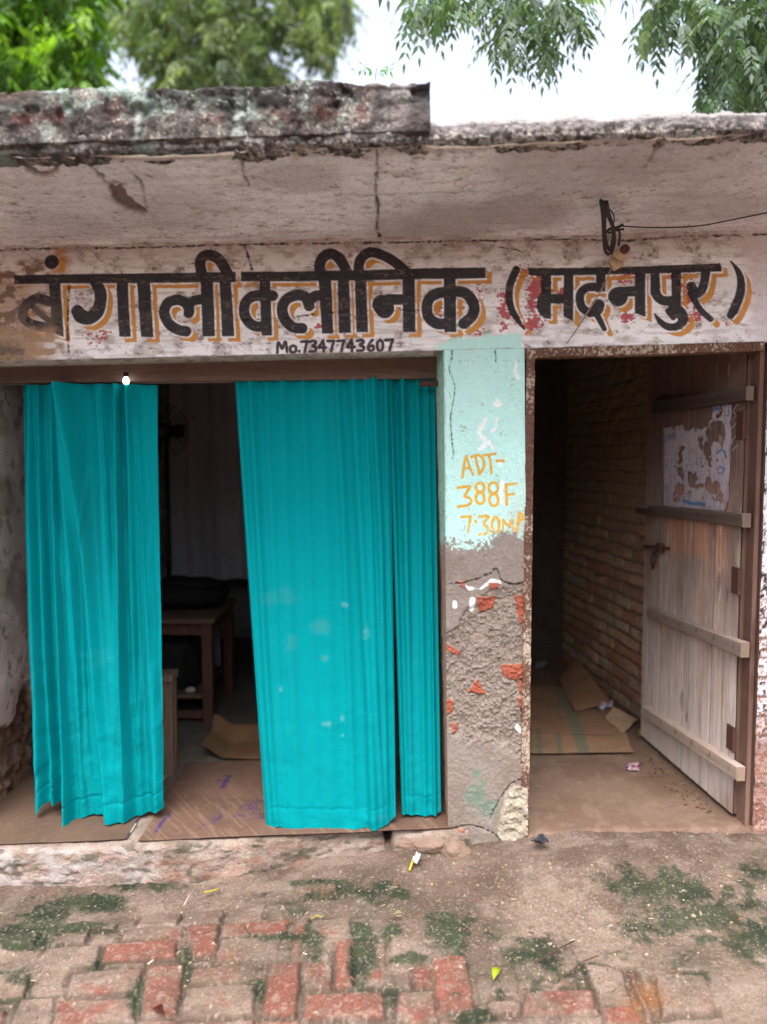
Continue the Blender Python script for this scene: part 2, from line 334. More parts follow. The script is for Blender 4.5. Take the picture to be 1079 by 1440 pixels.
# unseen row of houses added behind the viewer to block the low sky
opp = MB(); OY = -6.6
for x0, x1, hh in ((-9, -3.2, 2.7), (-3.194, 2.4, 3.0), (2.406, 9, 2.6)): opp.box(x0, x1, OY - 4, OY, -.05, hh)
for x in (-6.6, -1.2, 4.6): opp.box(x - .45, x + .45, OY - .01, OY + .03, .1, 2.0); opp.box(x + 1.1, x + 1.8, OY - .01, OY + .03, 1.0, 1.9)
for x0, x1, hh in ((-9, -3.2, 2.7), (-3.194, 2.4, 3.0), (2.406, 9, 2.6)): opp.box(x0 - .002, x1 + .002, OY + .002, OY + .12, hh - .35, hh - .2)
ho = empty('sky_blocker_houses', None, None, (0, OY, 0)); ho['kind'] = 'structure'; opp.build('wall', solid('sky_blocker_plaster', tuple(lin(150, 128, 112, 1.3)), .95, .25, 3, .4, 20, .01), ho)

# ================================================================ BUILDING
bld = empty('shop_building', 'old plastered brick clinic shop with a painted sign band and concrete overhang', 'building', (0, 0, 0))
bline = lambda x: 508 - .0245 * x          # lower edge of the sign band
tline = lambda x: 347 - .021 * x           # where wall and overhang meet

# ---- lettering on the sign band
S = Canvas(-130, 318, 1250, 520)
for q in [
    [(20, 387), (180, 384.5), (332, 382.5), (332, 397), (180, 398), (20, 399.5)], [(339, 382.5), (510, 380), (600, 377), (683, 376), (683, 391.5), (600, 392.5), (510, 394.5), (339, 396)],
    [(741, 377), (880, 375.5), (1013.5, 369.8), (1015.5, 382), (870, 385.8), (758, 388), (745, 387)],
    [(69, 396), (85, 396), (90, 474), (74, 468)], [(164, 396), (180, 396), (184, 473.5), (167.5, 473.5)], [(192.5, 396), (211, 396), (216, 474), (198.5, 474)],
    [(282.5, 395), (300, 395), (302.5, 473), (285, 473)], [(309, 395), (325, 395), (330, 473), (312.5, 473)],
    [(365, 394), (380, 394), (383, 472), (368, 472)], [(448, 391), (466, 391), (469, 469), (453, 469)], [(475, 391), (491, 391), (494, 468.5), (477, 468.5)],
    [(499, 391), (515, 391), (518, 467), (501.5, 467)], [(566, 390), (583.5, 390), (584.5, 467), (567, 467)], [(624, 390), (641, 390), (642, 467), (625, 467)],
    [(761, 386), (775.5, 386), (775, 448.5), (765, 447.6), (756.7, 438.5), (754.7, 428.5), (756, 418.5), (761, 412)], [(774, 413.5), (794, 413.5), (794, 427), (774, 427)],
    [(793, 386), (807, 386), (806, 452), (792.6, 445)], [(838.5, 385), (852, 385), (852, 409.5), (838.5, 411)], [(893, 384), (908, 384), (908, 445.7), (893, 440)],
    [(915, 384), (928, 384), (929, 414), (915, 414)], [(944.5, 383), (958, 383), (958, 437), (944.5, 428)]]: S.poly(q)
S.dot(72.6, 368.4, 10)
for q, wd in [
    ([(70, 424), (52, 420), (38, 428), (32, 440), (38, 452), (52, 458), (74, 462)], 14), ([(47, 432), (60, 444), (74, 454)], 8),
    ([(134, 396, 15), (141, 410, 17), (141.5, 425, 17), (137, 439, 18), (126, 447, 19), (115, 445, 20), (109.5, 438, 18)], None),
    ([(262, 466), (250, 463.5), (238, 455), (231, 440), (236, 426), (250, 421.5), (262, 427), (266, 436), (265.5, 440)], 15), ([(264, 432), (270, 424), (280, 421.5), (288, 421)], 14),
    ([(284, 386), (281.5, 371), (285, 361.5), (295, 358.5), (307, 364), (315, 375), (321, 386)], 15.5),
    ([(368, 416), (356, 417), (346, 425), (343.5, 437), (347, 449), (357, 458), (370, 459.5)], 15), ([(377, 415), (384, 416)], 15),
    ([(425, 461.5), (413, 460.5), (402, 451), (397, 436), (402, 422), (417, 415), (430, 418), (435, 430)], 15.5), ([(434, 424), (442, 417), (452, 415)], 15),
    ([(452, 386), (449.5, 374), (454, 362.5), (465, 356.5), (476, 362), (484, 374), (489, 386)], 15.5),
    ([(506, 386), (504.5, 375), (509, 362), (523, 354.8), (545, 362), (562, 374), (574, 385)], 14.5),
    ([(545, 421), (570, 421)], 15), ([(537, 428), (541, 434)], 27),
    ([(628, 411), (616, 412.5), (604, 420), (600.5, 434), (604, 447), (615, 455), (628, 455.5)], 15.5), ([(636, 410), (650, 410.5), (661, 418), (667, 432), (664, 444), (656, 452), (652, 455)], 15.5),
    ([(726, 379, 11), (718, 398, 11), (716, 415, 10.5), (719, 433, 10), (727, 448.5, 8), (737.5, 462.6, 3)], None),
    ([(842, 403.5), (827, 404), (817.5, 411), (815.5, 422), (819, 433), (830, 440.5)], 12), ([(830, 440, 12), (838, 436, 18), (842, 429, 17)], None), ([(840, 443.5, 9), (850, 462.6, 7)], None),
    ([(869, 417), (869.5, 417.5)], 27), ([(872, 410), (896, 409.5)], 14.5),
    ([(922, 408), (925, 417), (934, 423), (948, 422.5)], 13.5), ([(946, 430, 13), (956, 439, 16), (961, 450, 14), (952, 459, 11), (940, 459.5, 10), (929, 453, 8), (921, 442, 3)], None), ([(940, 437), (947, 446)], 9),
    ([(992, 384, 13), (991, 394, 13), (987, 407, 13), (979, 413, 13), (972, 403, 14)], None), ([(973, 412, 12), (978, 425, 9), (987, 438, 9), (999, 449, 8.5)], None),
    ([(1028, 367, 2), (1038.5, 382, 8), (1042.4, 397, 11), (1039.5, 416.7, 13), (1032.7, 434, 13), (1027, 444, 11)], None)]: S.stroke(q, wd)
DIG = {'M': [[(0, 1), (.12, .1), (.5, .62), (.82, .05), (1, .9)]], 'o': [[(.5, .4), (.1, .55), (.12, .9), (.5, 1), (.88, .85), (.85, .5), (.5, .4)]], '.': [[(.5, .9), (.55, .92)]],
    '7': [[(0, .06), (.9, .04), (.7, .4), (.5, 1)]], '3': [[(.05, .1), (.6, .02), (.85, .2), (.4, .45), (.85, .62), (.75, .92), (.05, .95)]], '4': [[(.62, 0), (.05, .62), (.95, .62)], [(.68, .25), (.66, 1)]],
    '6': [[(.7, .02), (.25, .35), (.1, .75), (.45, 1), (.85, .8), (.7, .52), (.2, .62)]], '0': [[(.5, .02), (.1, .3), (.12, .8), (.5, 1), (.9, .75), (.88, .25), (.5, .02)]],
    '5': [[(.9, .03), (.25, .05), (.15, .45), (.7, .45), (.85, .75), (.1, 1)]], '9': [[(.85, .3), (.4, .05), (.15, .3), (.5, .5), (.85, .3), (.7, 1)]], '2': [[(.1, .15), (.6, .02), (.8, .3), (.1, 1), (.95, .95)]]}
def write(cv, ch, x0, x1, y0, y1, wd, sm=True):
    for s_ in DIG[ch]: cv.stroke([(x0 + a * (x1 - x0), y0 + b * (y1 - y0)) for a, b in s_], wd, sm and ch not in '74')
NUM = Canvas(270, 460, 570, 512, .5)
for ch, x0, x1 in [('M', 390, 404), ('o', 407.5, 417.5), ('.', 420, 422), ('7', 424, 433.5), ('3', 435.5, 446), ('4', 448, 459), ('7', 461, 471), ('7', 475, 485.5), ('4', 488, 499), ('3', 502, 513), ('6', 517, 527), ('0', 530, 539.5), ('7', 542, 554)]:
    dy = -.018 * (x0 - 390); write(NUM, ch, x0, x1, 480 + dy, 496 + dy, 4.3)
FNT = Canvas(270, 470, 400, 512, .5)
for ch, x0, x1 in zip('7679459', (286, 298, 309, 319, 329, 339, 348), (294, 305, 316, 327, 337, 346, 355)): write(FNT, ch, x0, x1, 485 - .02 * (x0 - 286), 495 - .02 * (x0 - 286), 1.2)
for ch, x0, x1 in (('2', 364, 371), ('3', 374, 382)): write(FNT, ch, x0, x1, 482, 492, 1.2)
RED = Canvas(100, 340, 1079, 500)
for x, y, rx, ry in [(710, 430, 8, 18), (706, 442, 5, 10), (748, 425, 9, 28), (755, 400, 14, 12), (750, 455, 12, 14), (737, 382, 8, 7), (728, 450, 8, 8), (713, 444, 6, 5), (785, 412, 10, 7), (140, 476, 9, 6), (128, 470, 5, 5), (148, 474, 5, 8), (618, 436, 4, 8), (648, 430, 5, 5), (675, 408, 5, 9), (672, 466, 7, 4),
    (966, 388, 14, 6), (962, 402, 8, 6), (968, 420, 6, 9), (978, 448, 7, 9), (880, 446, 10, 5), (884, 392, 12, 5), (446, 462, 3, 4), (1024, 453, 4, 4)]: RED.ell(x, y, rx, ry)
px = np.arange(-120, 1241, 1.0); tt = np.linspace(0, 1, 168)
PXs, T = np.meshgrid(px, tt, indexing='ij'); PYs = tline(PXs) - 3 + T * (bline(PXs) - tline(PXs) + 3)
Q = W(PXs, PYs, 0.0)
nb = fbm(PXs / 60, PYs / 40, o=4, s=200); nm = fbm(PXs / 14, PYs / 9, o=4, s=210); nf = fbm(PXs / 4, PYs / 2.5, o=3, s=220)
streak = fbm(PXs / 40, PYs / 4, o=4, s=230)
C = np.ones(PXs.shape + (3,)) * lin(236, 235, 236, .9)
C = lay(C, ss(.45, .7, nb) * .35, lin(206, 200, 202, .95)); C = lay(C, ss(.52, .75, nm) * .4, lin(184, 166, 160, .95)); C = lay(C, ss(.55, .72, streak) * .35, lin(160, 140, 130, .98))
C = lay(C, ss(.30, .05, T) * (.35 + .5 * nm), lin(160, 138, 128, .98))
grm = ss(.50, .66, nm * .55 + fbm(PXs / 30, PYs / 16, o=5, s=232, g=.6) * .5) ; C = lay(C, grm * .3, lin(150, 136, 128, .98)); spk = ss(.66, .76, nf * .6 + nm * .45); C = lay(C, spk * .7, lin(110, 92, 84, .98))
C = lay(C, ss(1035, 1060, PXs + (nm - .5) * 30 - (T - .3) * 14) * .9, lin(218, 206, 208, .98) * (0.9 + .2 * nf[..., None]))
leftw = ss(110, 30, PXs + (nb - .5) * 80) * ss(.1, .3, T + (nm - .5) * .3)
C = lay(C, leftw * .8, lin(168, 134, 110, .98)); C = lay(C, leftw * ss(.5, .62, nm) * .7, lin(96, 78, 62, .98))
C = lay(C, ss(60, 10, PXs + (nm - .5) * 50) * ss(.72, .9, T) * .8, lin(70, 62, 44, .98))
ora = ss(1.3, .4, np.hypot((PXs - 85) / 16, (PYs - 368) / 26)) * nm * 1.3; C = lay(C, ora, lin(176, 116, 56, .98))
S0 = S.at(PXs, PYs); Sof = S.at(PXs - 8.6, PYs - 7.2)
wob = (fbm(PXs / 7, PYs / 7, o=3, s=240) - .5) * 2.4
orange = np.minimum(ss(.9, -.4, Sof + wob * .6), ss(2.0, 3.2, S0 + wob * .5))
orange *= 1 - ss(.66, .74, nf * .5 + nm * .5) * .8
orange *= 1 - ss(95, 60, PXs) * ss(.35, .55, nb) * .8
redm = ss(1.2, -1.2, RED.at(PXs, PYs) + 1.5 + (nm - .5) * 18 + (nf - .5) * 22); C = lay(C, redm * .9, lin(178, 60, 66, .98))
C = lay(C, redm * (PXs > 955) * (PXs < 985) * (PYs < 396) * .8, lin(190, 90, 30, .98))
C = lay(C, orange * .95, lin(206, 142, 60, .98) * (.85 + .3 * nm[..., None]))
ink = ss(.55, -.55, S0 + wob * .25)
worn = ss(.56, .72, streak * .6 + nf * .4) * .6 + ss(.7, .76, nf) * .4
worn = np.maximum(worn, ss(100, 60, PXs) * ss(415, 440, PYs) * ss(.3, .55, nm) * .95)
C = lay(C, ink * .97, lin(42, 40, 46, .98)); C = lay(C, ink * worn * .8, lin(116, 102, 94, .98)); C = lay(C, ss(95, 70, PXs) * ss(455, 470, PYs + (nm - .5) * 26) * ss(.4, .55, nb * .5 + nm * .5) * .8, lin(170, 140, 112, .98))
num = ss(.5, -.5, NUM.at(PXs, PYs) + (nf - .5) * 1.0); C = lay(C, num * .95, lin(52, 38, 48, .98)); C = lay(C, ss(.4, -.4, FNT.at(PXs, PYs)) * .35, lin(110, 96, 96, .98))
# turquoise paint climbing from the pillar
tq = np.minimum(ss(606, 618, PXs + (nm - .5) * 12), ss(736, 730, PXs + (nm - .5) * 8)) * ss(-4, 4, PYs - lerp_tab(PXs, [(600, 487), (640, 478), (690, 471), (740, 466)]) + (nm - .5) * 10)
TURQ = lin(190, 234, 226, .96)
C = lay(C, tq, TURQ)
CR = Canvas(-130, 318, 1250, 520)
for q, wd in [([(-120, 354), (60, 349), (180, 348), (300, 344), (420, 342), (500, 341), (640, 339), (700, 338), (800, 336), (880, 338), (960, 332), (1079, 329), (1240, 324)], 1.6), ([(344, 346), (350, 362), (354, 378)], 3), ([(690, 345), (730, 352), (742, 366)], 1), ([(1045, 400), (1055, 410), (1068, 414)], 1.2), ([(590, 436), (480, 438), (400, 447), (330, 450)], 1.2), ([(97, 400), (95, 470), (98, 505)], 1.6)]: CR.stroke(q, wd)
crk = ss(1.0, -.8, CR.at(PXs, PYs) + (nf - .5) * 4 + (nm - .45) * 5); C = lay(C, crk * .85, lin(66, 52, 46, .98))
edge = ss(.985, 1.0, T + (nm - .5) * .02); C = lay(C, edge * .6, lin(150, 140, 132, .98))
Q[..., 1] += -(nb - .5) * .010 - (nm - .5) * .005 - (nf - .5) * .002 + crk * .006 + redm * .0008 - ink * .0004
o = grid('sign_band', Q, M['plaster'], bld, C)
o['label'] = 'whitewashed band with black hand painted lettering edged in orange'
def pb(px_, py_, y): return tuple(W(px_, py_, y))
mb = MB()      # the beam behind the band
P0 = W(-120, bline(-120) - 1, .0); P1 = W(1240, bline(1240) - 1, .0); T0 = W(-120, tline(-120), 0.); T1 = W(1240, tline(1240), 0.)
mb.hexa([(P0[0], .012, P0[2]), (P1[0], .012, P1[2]), (P1[0], .21, P1[2]), (P0[0], .21, P0[2]), (T0[0], .012, T0[2] + .01), (T1[0], .012, T1[2] + .01), (T1[0], .21, T1[2] + .01), (T0[0], .21, T0[2] + .01)])
mb.build('beam', solid('beam_plaster', tuple(lin(168, 158, 148, 1.0)), .95, .25, 60, .6, 50, .006), bld)
# chipped grey lower edge of the band, 2-3 cm lip
px2 = np.arange(-120, 1241, 2.0); tl = np.linspace(0, 1, 10)
PA, TL = np.meshgrid(px2, tl, indexing='ij')
Qa = W(PA, bline(PA), 0.); nn = fbm(PA / 12, TL * 3, o=4, s=261)
Qa[..., 1] = TL * .05 - .002; Qa[..., 2] += -.014 * np.sin(np.clip(TL * 1.6, 0, 1) * math.pi / 2) * (.5 + nn) + (fbm(PA / 30, TL, o=3, s=262) - .5) * .008 * (TL > 0)
gl = PA < 612
Cl = np.ones(PA.shape + (3,)) * lin(150, 148, 140, .9); Cl = lay(Cl, ss(.5, .6, nn) * .7, lin(110, 98, 88, .9))
grid('plaster_lip', Qa[px2 < 612], M['cement'], bld, Cl[px2 < 612])
# brown lintel set back above the curtains
mb = MB(); a = P0; b = W(612, bline(612) - 1, 0.); c_ = W(-120, 540, .19); d_ = W(612, 532, .19)
mb.hexa([(c_[0], .19, c_[2]), (.22, .19, d_[2]), (.22, .27, d_[2]), (c_[0], .27, c_[2]), (c_[0], .19, a[2] + .002), (.22, .19, b[2] + .002), (.22, .27, b[2] + .002), (c_[0], .27, a[2] + .002)])
mb.build('lintel', solid('brown_lintel_wood', tuple(lin(104, 84, 74, .95)), .8, .3, 30, .5, 40, .004, stretch=(.3, 3, 3)), bld, bevel=.004)

# ---- pillar
yA, yB = 1203, 0
n_r, n_c = 720, 128
V_, U_ = np.meshgrid(np.linspace(0, 1, n_r), np.linspace(0, 1, n_c), indexing='ij')
lx = lerp_tab(np.linspace(0, 1, n_r), [(0, 624), (.3, 626), (1, 631)])[:, None]; rx_ = lerp_tab(np.linspace(0, 1, n_r), [(0, 738), (1, 742)])[:, None]
PXp = lx + U_ * (rx_ - lx); PYp = bline(PXp) + V_ * (1222 - bline(PXp))
Q = W(PXp, PYp, 0.)
c5 = lambda q: [(610 + x / 3.273, 780 + y / 3.273) for x, y in q]
c8 = lambda q: [(620 + x / 6.546, 560 + y / 6.546) for x, y in q]
BR = Canvas(600, 780, 760, 1230); 
for q in [[(200, 195), (285, 195), (275, 245), (215, 262)], [(378, 195), (428, 188), (428, 310), (395, 318), (390, 260)], [(315, 515), (430, 500), (430, 560), (385, 578), (325, 565)], [(205, 578), (240, 645), (160, 632)],
    [(385, 660), (430, 655), (430, 705), (400, 715)], [(52, 670), (95, 675), (85, 730), (52, 738)], [(80, 780), (110, 775), (105, 820), (85, 822)], [(60, 412), (122, 455), (110, 466), (60, 442)], [(395, 590), (422, 610), (418, 645), (395, 640)],
    [(255, 130), (300, 130), (295, 158), (260, 156)], [(110, 122), (138, 125), (150, 160), (122, 138)], [(70, 1268), (140, 1258), (148, 1308), (80, 1320)]]: BR.poly(c5(q))
WH = Canvas(600, 480, 760, 1230)
for q, wd in [([(120, 130), (160, 152), (215, 156), (265, 122), (300, 128)], 4), ([(182, 205), (176, 255)], 6), ([(97, 220), (97, 240)], 4), ([(385, 800), (400, 815)], 5)]: WH.stroke(c5(q), wd)
for q, wd in [([(520, 20), (540, 60), (490, 50)], 4), ([(410, 190), (360, 320), (400, 370)], 5), ([(525, 190), (500, 280), (460, 300)], 3.5), ([(360, 470), (430, 420), (480, 460)], 5), ([(565, 770), (560, 900), (545, 960)], 6), ([(540, 560), (550, 600)], 5)]: WH.stroke(c8(q), wd)
WH.stroke([(727, 508), (725, 524), (728, 530)], 5)
YE = Canvas(600, 620, 760, 780, .5)
def loop(cx, cy, rx, ry): return [(cx + rx * math.cos(t), cy + ry * math.sin(t)) for t in np.linspace(-1.6, 4.7, 14)]
for q, wd in [([(200, 728), (213, 620), (234, 532)], 2.6), ([(234, 532), (262, 620), (298, 705)], 2.4), ([(208, 655), (264, 638)], 2), ([(318, 532), (336, 610), (355, 698)], 2.6), ([(280, 542), (340, 522), (388, 555), (400, 620), (378, 670), (355, 698)], 2.8),
    ([(395, 527), (505, 510)], 2.5), ([(443, 522), (458, 600), (466, 690)], 2.4), ([(517, 577), (578, 577)], 3), ([(160, 825), (215, 815), (268, 815), (250, 850), (222, 900), (262, 918), (282, 945), (252, 982), (160, 1000)], 3.2),
    (loop(362, 822, 38, 42), 3.2), (loop(362, 920, 40, 50), 3.2), (loop(484, 825, 42, 50), 3), (loop(488, 936, 40, 55), 3.2), ([(598, 798), (604, 880), (606, 978)], 3), ([(598, 798), (650, 792), (692, 785)], 2.6), ([(604, 892), (672, 880)], 2.6),
    ([(192, 1092), (276, 1090)], 3), ([(276, 1090), (262, 1160), (250, 1235)], 3), ([(320, 1128), (324, 1142)], 3), ([(355, 1090), (440, 1090), (396, 1152), (438, 1196), (428, 1238), (362, 1256)], 3.2), (loop(505, 1165, 32, 72), 3.2),
    ([(570, 1220), (576, 1115)], 2.2), ([(576, 1115), (618, 1172), (655, 1118)], 2.2), ([(655, 1118), (664, 1225)], 2.2), ([(702, 1225), (712, 1140), (722, 1055)], 3), ([(722, 1055), (748, 1075), (752, 1110), (715, 1135)], 3)]: YE.stroke(c8(q), wd)
nb = fbm(PXp / 40, PYp / 40, o=4, s=300); nm = fbm(PXp / 10, PYp / 10, o=4, s=310, g=.6); nf = fbm(PXp / 3, PYp / 3, o=3, s=320)
paint_e = PYp - lerp_tab(PXp, [(620, 762), (650, 768), (680, 765), (705, 745), (742, 752)])
pm = ss(6, -6, paint_e + (nm - .5) * 34 + (nf - .5) * 26)
plast = lin(174, 158, 147, 1.6); mudc = lin(154, 138, 127, 1.35)
C = np.ones(PXp.shape + (3,)) * plast; C = lay(C, ss(.45, .7, nb) * .5, lin(156, 132, 118, 1.65)); C = lay(C, ss(.6, .75, nf) * .35, lin(206, 186, 172, 1.65))
rough = ss(-6, 6, PYp - lerp_tab(PXp, [(620, 905), (645, 880), (655, 858), (690, 836), (742, 822)]) + (nm - .5) * 26) * ss(6, -6, PYp - lerp_tab(PXp, [(620, 1030), (660, 1038), (715, 1045), (742, 1090)]) + (nm - .5) * 22)
C = lay(C, rough, mudc); C = lay(C, rough * ss(.5, .65, nf) * .6, lin(184, 164, 148, 1.35)); C = lay(C, rough * ss(.46, .28, nm) * .45, lin(128, 108, 94, 1.5))
C = lay(C, pm, TURQ * (.93 + .12 * nb[..., None])); C = lay(C, pm * ss(.66, .74, nm * .5 + nf * .5) * .5, lin(150, 150, 140, 1.05)); C = lay(C, pm * ss(-110, -10, paint_e) * ss(695, 730, PXp + (nm - .5) * 30) * .4, lin(176, 160, 146, 1.1))
wh = ss(1, -1, WH.at(PXp, PYp) + (nm - .5) * 7); C = lay(C, wh * .9, lin(236, 240, 242, .95))
ye = ss(.5, -.5, YE.at(PXp, PYp) - .55 + (nf - .5) * 1.0) * (1 - ss(735 - 6, 735 + 30, PYp) * ss(.42, .6, nm) * .7); C = lay(C, ye * .95, lin(228, 176, 44, 1.1))
bm = ss(1.2, -1.2, BR.at(PXp, PYp) - .6 + (nm - .5) * 5); C = lay(C, bm * .93, lin(204, 106, 78, 1.7) * (.8 + .4 * nm[..., None]))
C = lay(C, bm * (PYp > 1150) * .55, lin(188, 150, 130, 1.65))
GR = Canvas(600, 1050, 760, 1200)
for x, y, rx, ry in [(200, 1010, 28, 24), (190, 1105, 50, 56), (250, 1160, 44, 40), (215, 1060, 24, 30)]:
    q = c5([(x, y)])[0]; GR.ell(q[0], q[1], rx / 3.27, ry / 3.27)
gr = ss(3, -4, GR.at(PXp, PYp) + (nm - .5) * 14); C = lay(C, gr * .62, lin(128, 164, 138, 1.65))
ST = Canvas(600, 1080, 780, 1230); ST.poly(c5([(330, 1100), (370, 1062), (440, 1075), (440, 1300), (402, 1326), (310, 1325), (292, 1290), (305, 1200)]))
st = ss(1.5, -1.5, ST.at(PXp, PYp) + (nm - .5) * 5); C = lay(C, st * .85, lin(204, 186, 162, 1.55) * (.7 + .6 * nm[..., None]))
C = lay(C, st * ss(.56, .7, nf) * .6, lin(240, 232, 214, 1.65))
CK = Canvas(600, 470, 760, 1230)
for q, wd in [([(625, 822), (660, 818), (690, 806), (698, 800), (706, 816), (722, 822), (741, 818)], 1.6), ([(690, 1150), (700, 1130), (712, 1110), (722, 1100), (738, 1095)], 1.5), ([(630, 1168), (660, 1160), (690, 1170), (702, 1178)], 1.5), ([(634, 480), (636, 500), (632, 520), (640, 545), (634, 590), (638, 640)], 1.0), ([(696, 482), (698, 510)], 1.0)]: CK.stroke(q, wd)
ck = ss(.8, -.6, CK.at(PXp, PYp) + (nf - .5) * 3); C = lay(C, ck * .75, lin(80, 64, 54, 1.65))
edgeL = ss(3, 0, PXp - lx + (nm - .5) * 6) * (PYp < 760); C = lay(C, edgeL * .4, lin(120, 120, 108, 1.1))
Q[..., 1] += -(nb - .5) * .012 - (nm - .5) * .004 + rough * (.012 - (nm - .5) * .010 - (nf - .5) * .012) - bm * .006 + ck * .006 - pm * .001 - st * (.008 + (nm - .5) * .02) - (1 - rough) * (nf - .5) * .003
Q[..., 2] += 0
C = C * np.where(pm[..., None] > .5, 1.0, np.array((.94, .98, 1.0)))
pil = grid('pillar', Q, M['plaster'], bld, C); pil['label'] = 'pillar with peeling turquoise paint, yellow writing and exposed red bricks below'
# pillar sides (left reveal, right reveal)
def strip(name, edge_pts, back_pts, mat, colf, parent=bld, n=14, amp=.004, seed=1, nrm=0):
    E = np.asarray(edge_pts); Bk = np.asarray(back_pts); t = np.linspace(0, 1, n)[None, :, None]
    P = E[:, None] * (1 - t) + Bk[:, None] * t; f = fbm(P[..., 2] * 22, P[..., 1] * 22 + P[..., 0] * 22, o=4, s=seed)
    wgt = np.sin(np.linspace(0, 1, n) * math.pi)[None]; P[..., nrm] += (f - .5) * amp * 3 * wgt
    return grid(name, P, mat, parent, colf(P, f))
L_edge = Q[:, 0].copy(); lb = W(lerp_tab(np.linspace(0, 1, n_r), [(0, 611), (1, 622)]), PYp[:, 0], .26)
def cleft(P, f):
    ppx, ppy = proj(P); nn = fbm(P[..., 2] * 60, P[..., 1] * 60, o=4, s=331)
    c = np.ones(P.shape) * lin(165, 205, 190, 1.0); m = ss(-8, 8, ppy - 765 + (nn - .5) * 50); c = lay(c, m, lin(150, 128, 114, 1.0)); c = lay(c, ss(.55, .7, nn) * .4, lin(120, 104, 92, 1.0)); return lay(c, m * ss(.66, .72, nn), lin(190, 100, 74, 1.0))
strip('pillar_side', L_edge, lb, M['plaster'], cleft, seed=332)
R_edge = Q[:, -1].copy(); rb = R_edge.copy(); rb[:, 1] = .26; rb[:, 0] = rb[:, 0].mean()
strip('pillar_side', R_edge, rb, M['mud'], lambda P, f: lay(np.ones(P.shape) * mudc, ss(.5, .6, f), lin(176, 100, 76, 1.65)), seed=333)

# ---- piers left and right of the openings
def pier(name, x0, x1, zb, zt, colf, seed):
    n = int((x1 - x0) / .006) + 2; m = int((zt - zb) / .006)
    U, Vv = np.meshgrid(np.linspace(x0, x1, n), np.linspace(zb, zt, m), indexing='ij'); f = fbm(U * 18, Vv * 18, o=5, s=seed)
    P = np.stack([U, -(f - .5) * .02, Vv], -1)
    return grid(name, P, M['rubble'], bld, colf(U, Vv, f))
def c_rp(U, Z, f):
    nn = fbm(U * 90, Z * 60, o=4, s=351); c = np.ones(U.shape + (3,)) * lin(226, 220, 222, 1.1)
    ed = ss(1.404, 1.385, U + (f - .5) * .04); c = lay(c, np.maximum(ss(.56, .64, nn), ed * .85), lin(74, 54, 46, 1.1))
    row = np.abs(((Z / .075) % 1) - .5); low = ss(1.02, .85, Z + (f - .5) * .3); c = lay(c, low * ss(.42, .3, nn), lin(160, 100, 84, 1.1)); c = lay(c, low * ss(.40, .47, row), lin(120, 92, 80, 1.1)); c = lay(c, ss(.6, .4, Z + (f - .5) * .2) * .8, lin(150, 108, 92, 1.1)); return c
xr = W(1071, 800, 0.)[0]
ztop = W(1071, bline(1071), 0.)[2]
pr = pier('right_pier', xr, W(1240, 800, 0.)[0], -.1, ztop + .004, c_rp, 352); pr.name = 'pier'; pr['label'] = 'peeling white pier at the right of the wooden door'
mb = MB(); mb.box(xr + .004, W(1240, 800, 0.)[0], .02, .26, -.1, ztop); mb.build('pier_core', solid('pier_core', tuple(lin(120, 90, 78, 1.1)), .95, .3, 40, .6, 40), bld)
XL = -1.56
pl = pier('left_pier', -2.3, XL, -.1, W(-60, bline(-60), 0.)[2] + .004, lambda U, Z, f: lay(np.ones(U.shape + (3,)) * lin(190, 176, 168, 1.1), ss(.5, .6, f) * .6, lin(130, 110, 96, 1.1)), 362); pl.name = 'pier'; pl['label'] = 'grey plastered pier left of the curtained opening'

# ---- overhang: soffit
YE_ = -.808
_a, _b, _c, _d = W(0, 223, YE_), W(1079, 188, YE_), W(0, 346, 0.), W(1079, 325, 0.)
SZ = lambda x: _a[2] + (_b[2] - _a[2]) * (x - _a[0]) / (_b[0] - _a[0])          # underside height at the outer edge
SZW = lambda x: _c[2] + (_d[2] - _c[2]) * (x - _c[0]) / (_d[0] - _c[0])         # and at the wall
ux = np.arange(-2.3, 2.3, .0055); uy = np.linspace(YE_ + .005, .02, 150)
X, Y = np.meshgrid(ux, uy, indexing='ij'); Z = SZW(X) + (SZ(X) - SZW(X)) * np.clip(Y / YE_, 0, 1)
PXq, PYq = proj(np.stack([X, Y, Z], -1))
nb = fbm(X * 4, Y * 5, o=4, s=400); nm = fbm(X * 22, Y * 26, o=4, s=410, g=.6); nf = fbm(X * 90, Y * 90, o=3, s=420); st_ = fbm(X * 5, Y * 45, o=4, s=430)
k = .40
C = np.ones(X.shape + (3,)) * lin(148, 144, 144, k); C = lay(C, ss(.42, .68, nb) * .6, lin(168, 164, 164, k)); C = lay(C, ss(.52, .72, st_) * .35, lin(126, 114, 108, k)); C = lay(C, ss(.5, .7, nm) * .35, lin(118, 106, 100, k)); C = lay(C, ss(.6, .72, nf) * .35, lin(100, 88, 82, k)); C = lay(C, ss(.66, .72, nm * .6 + nf * .4) * .6, lin(84, 72, 66, k))
for x, y, rx, ry, s_ in [(640, 312, 70, 30, .6), (740, 296, 70, 26, .65), (560, 318, 40, 24, .5), (790, 240, 120, 40, .45), (960, 230, 120, 50, .45), (250, 300, 90, 26, .3), (90, 320, 90, 20, .35), (420, 250, 60, 20, .3), (1000, 290, 90, 24, .4)]:
    C = lay(C, s_ * ss(1.25, .6, np.hypot((PXq - x) / rx, (PYq - y) / ry) + (nm - .5) * .6), lin(104, 94, 90, k))
SC = Canvas(-10, 180, 1090, 350)
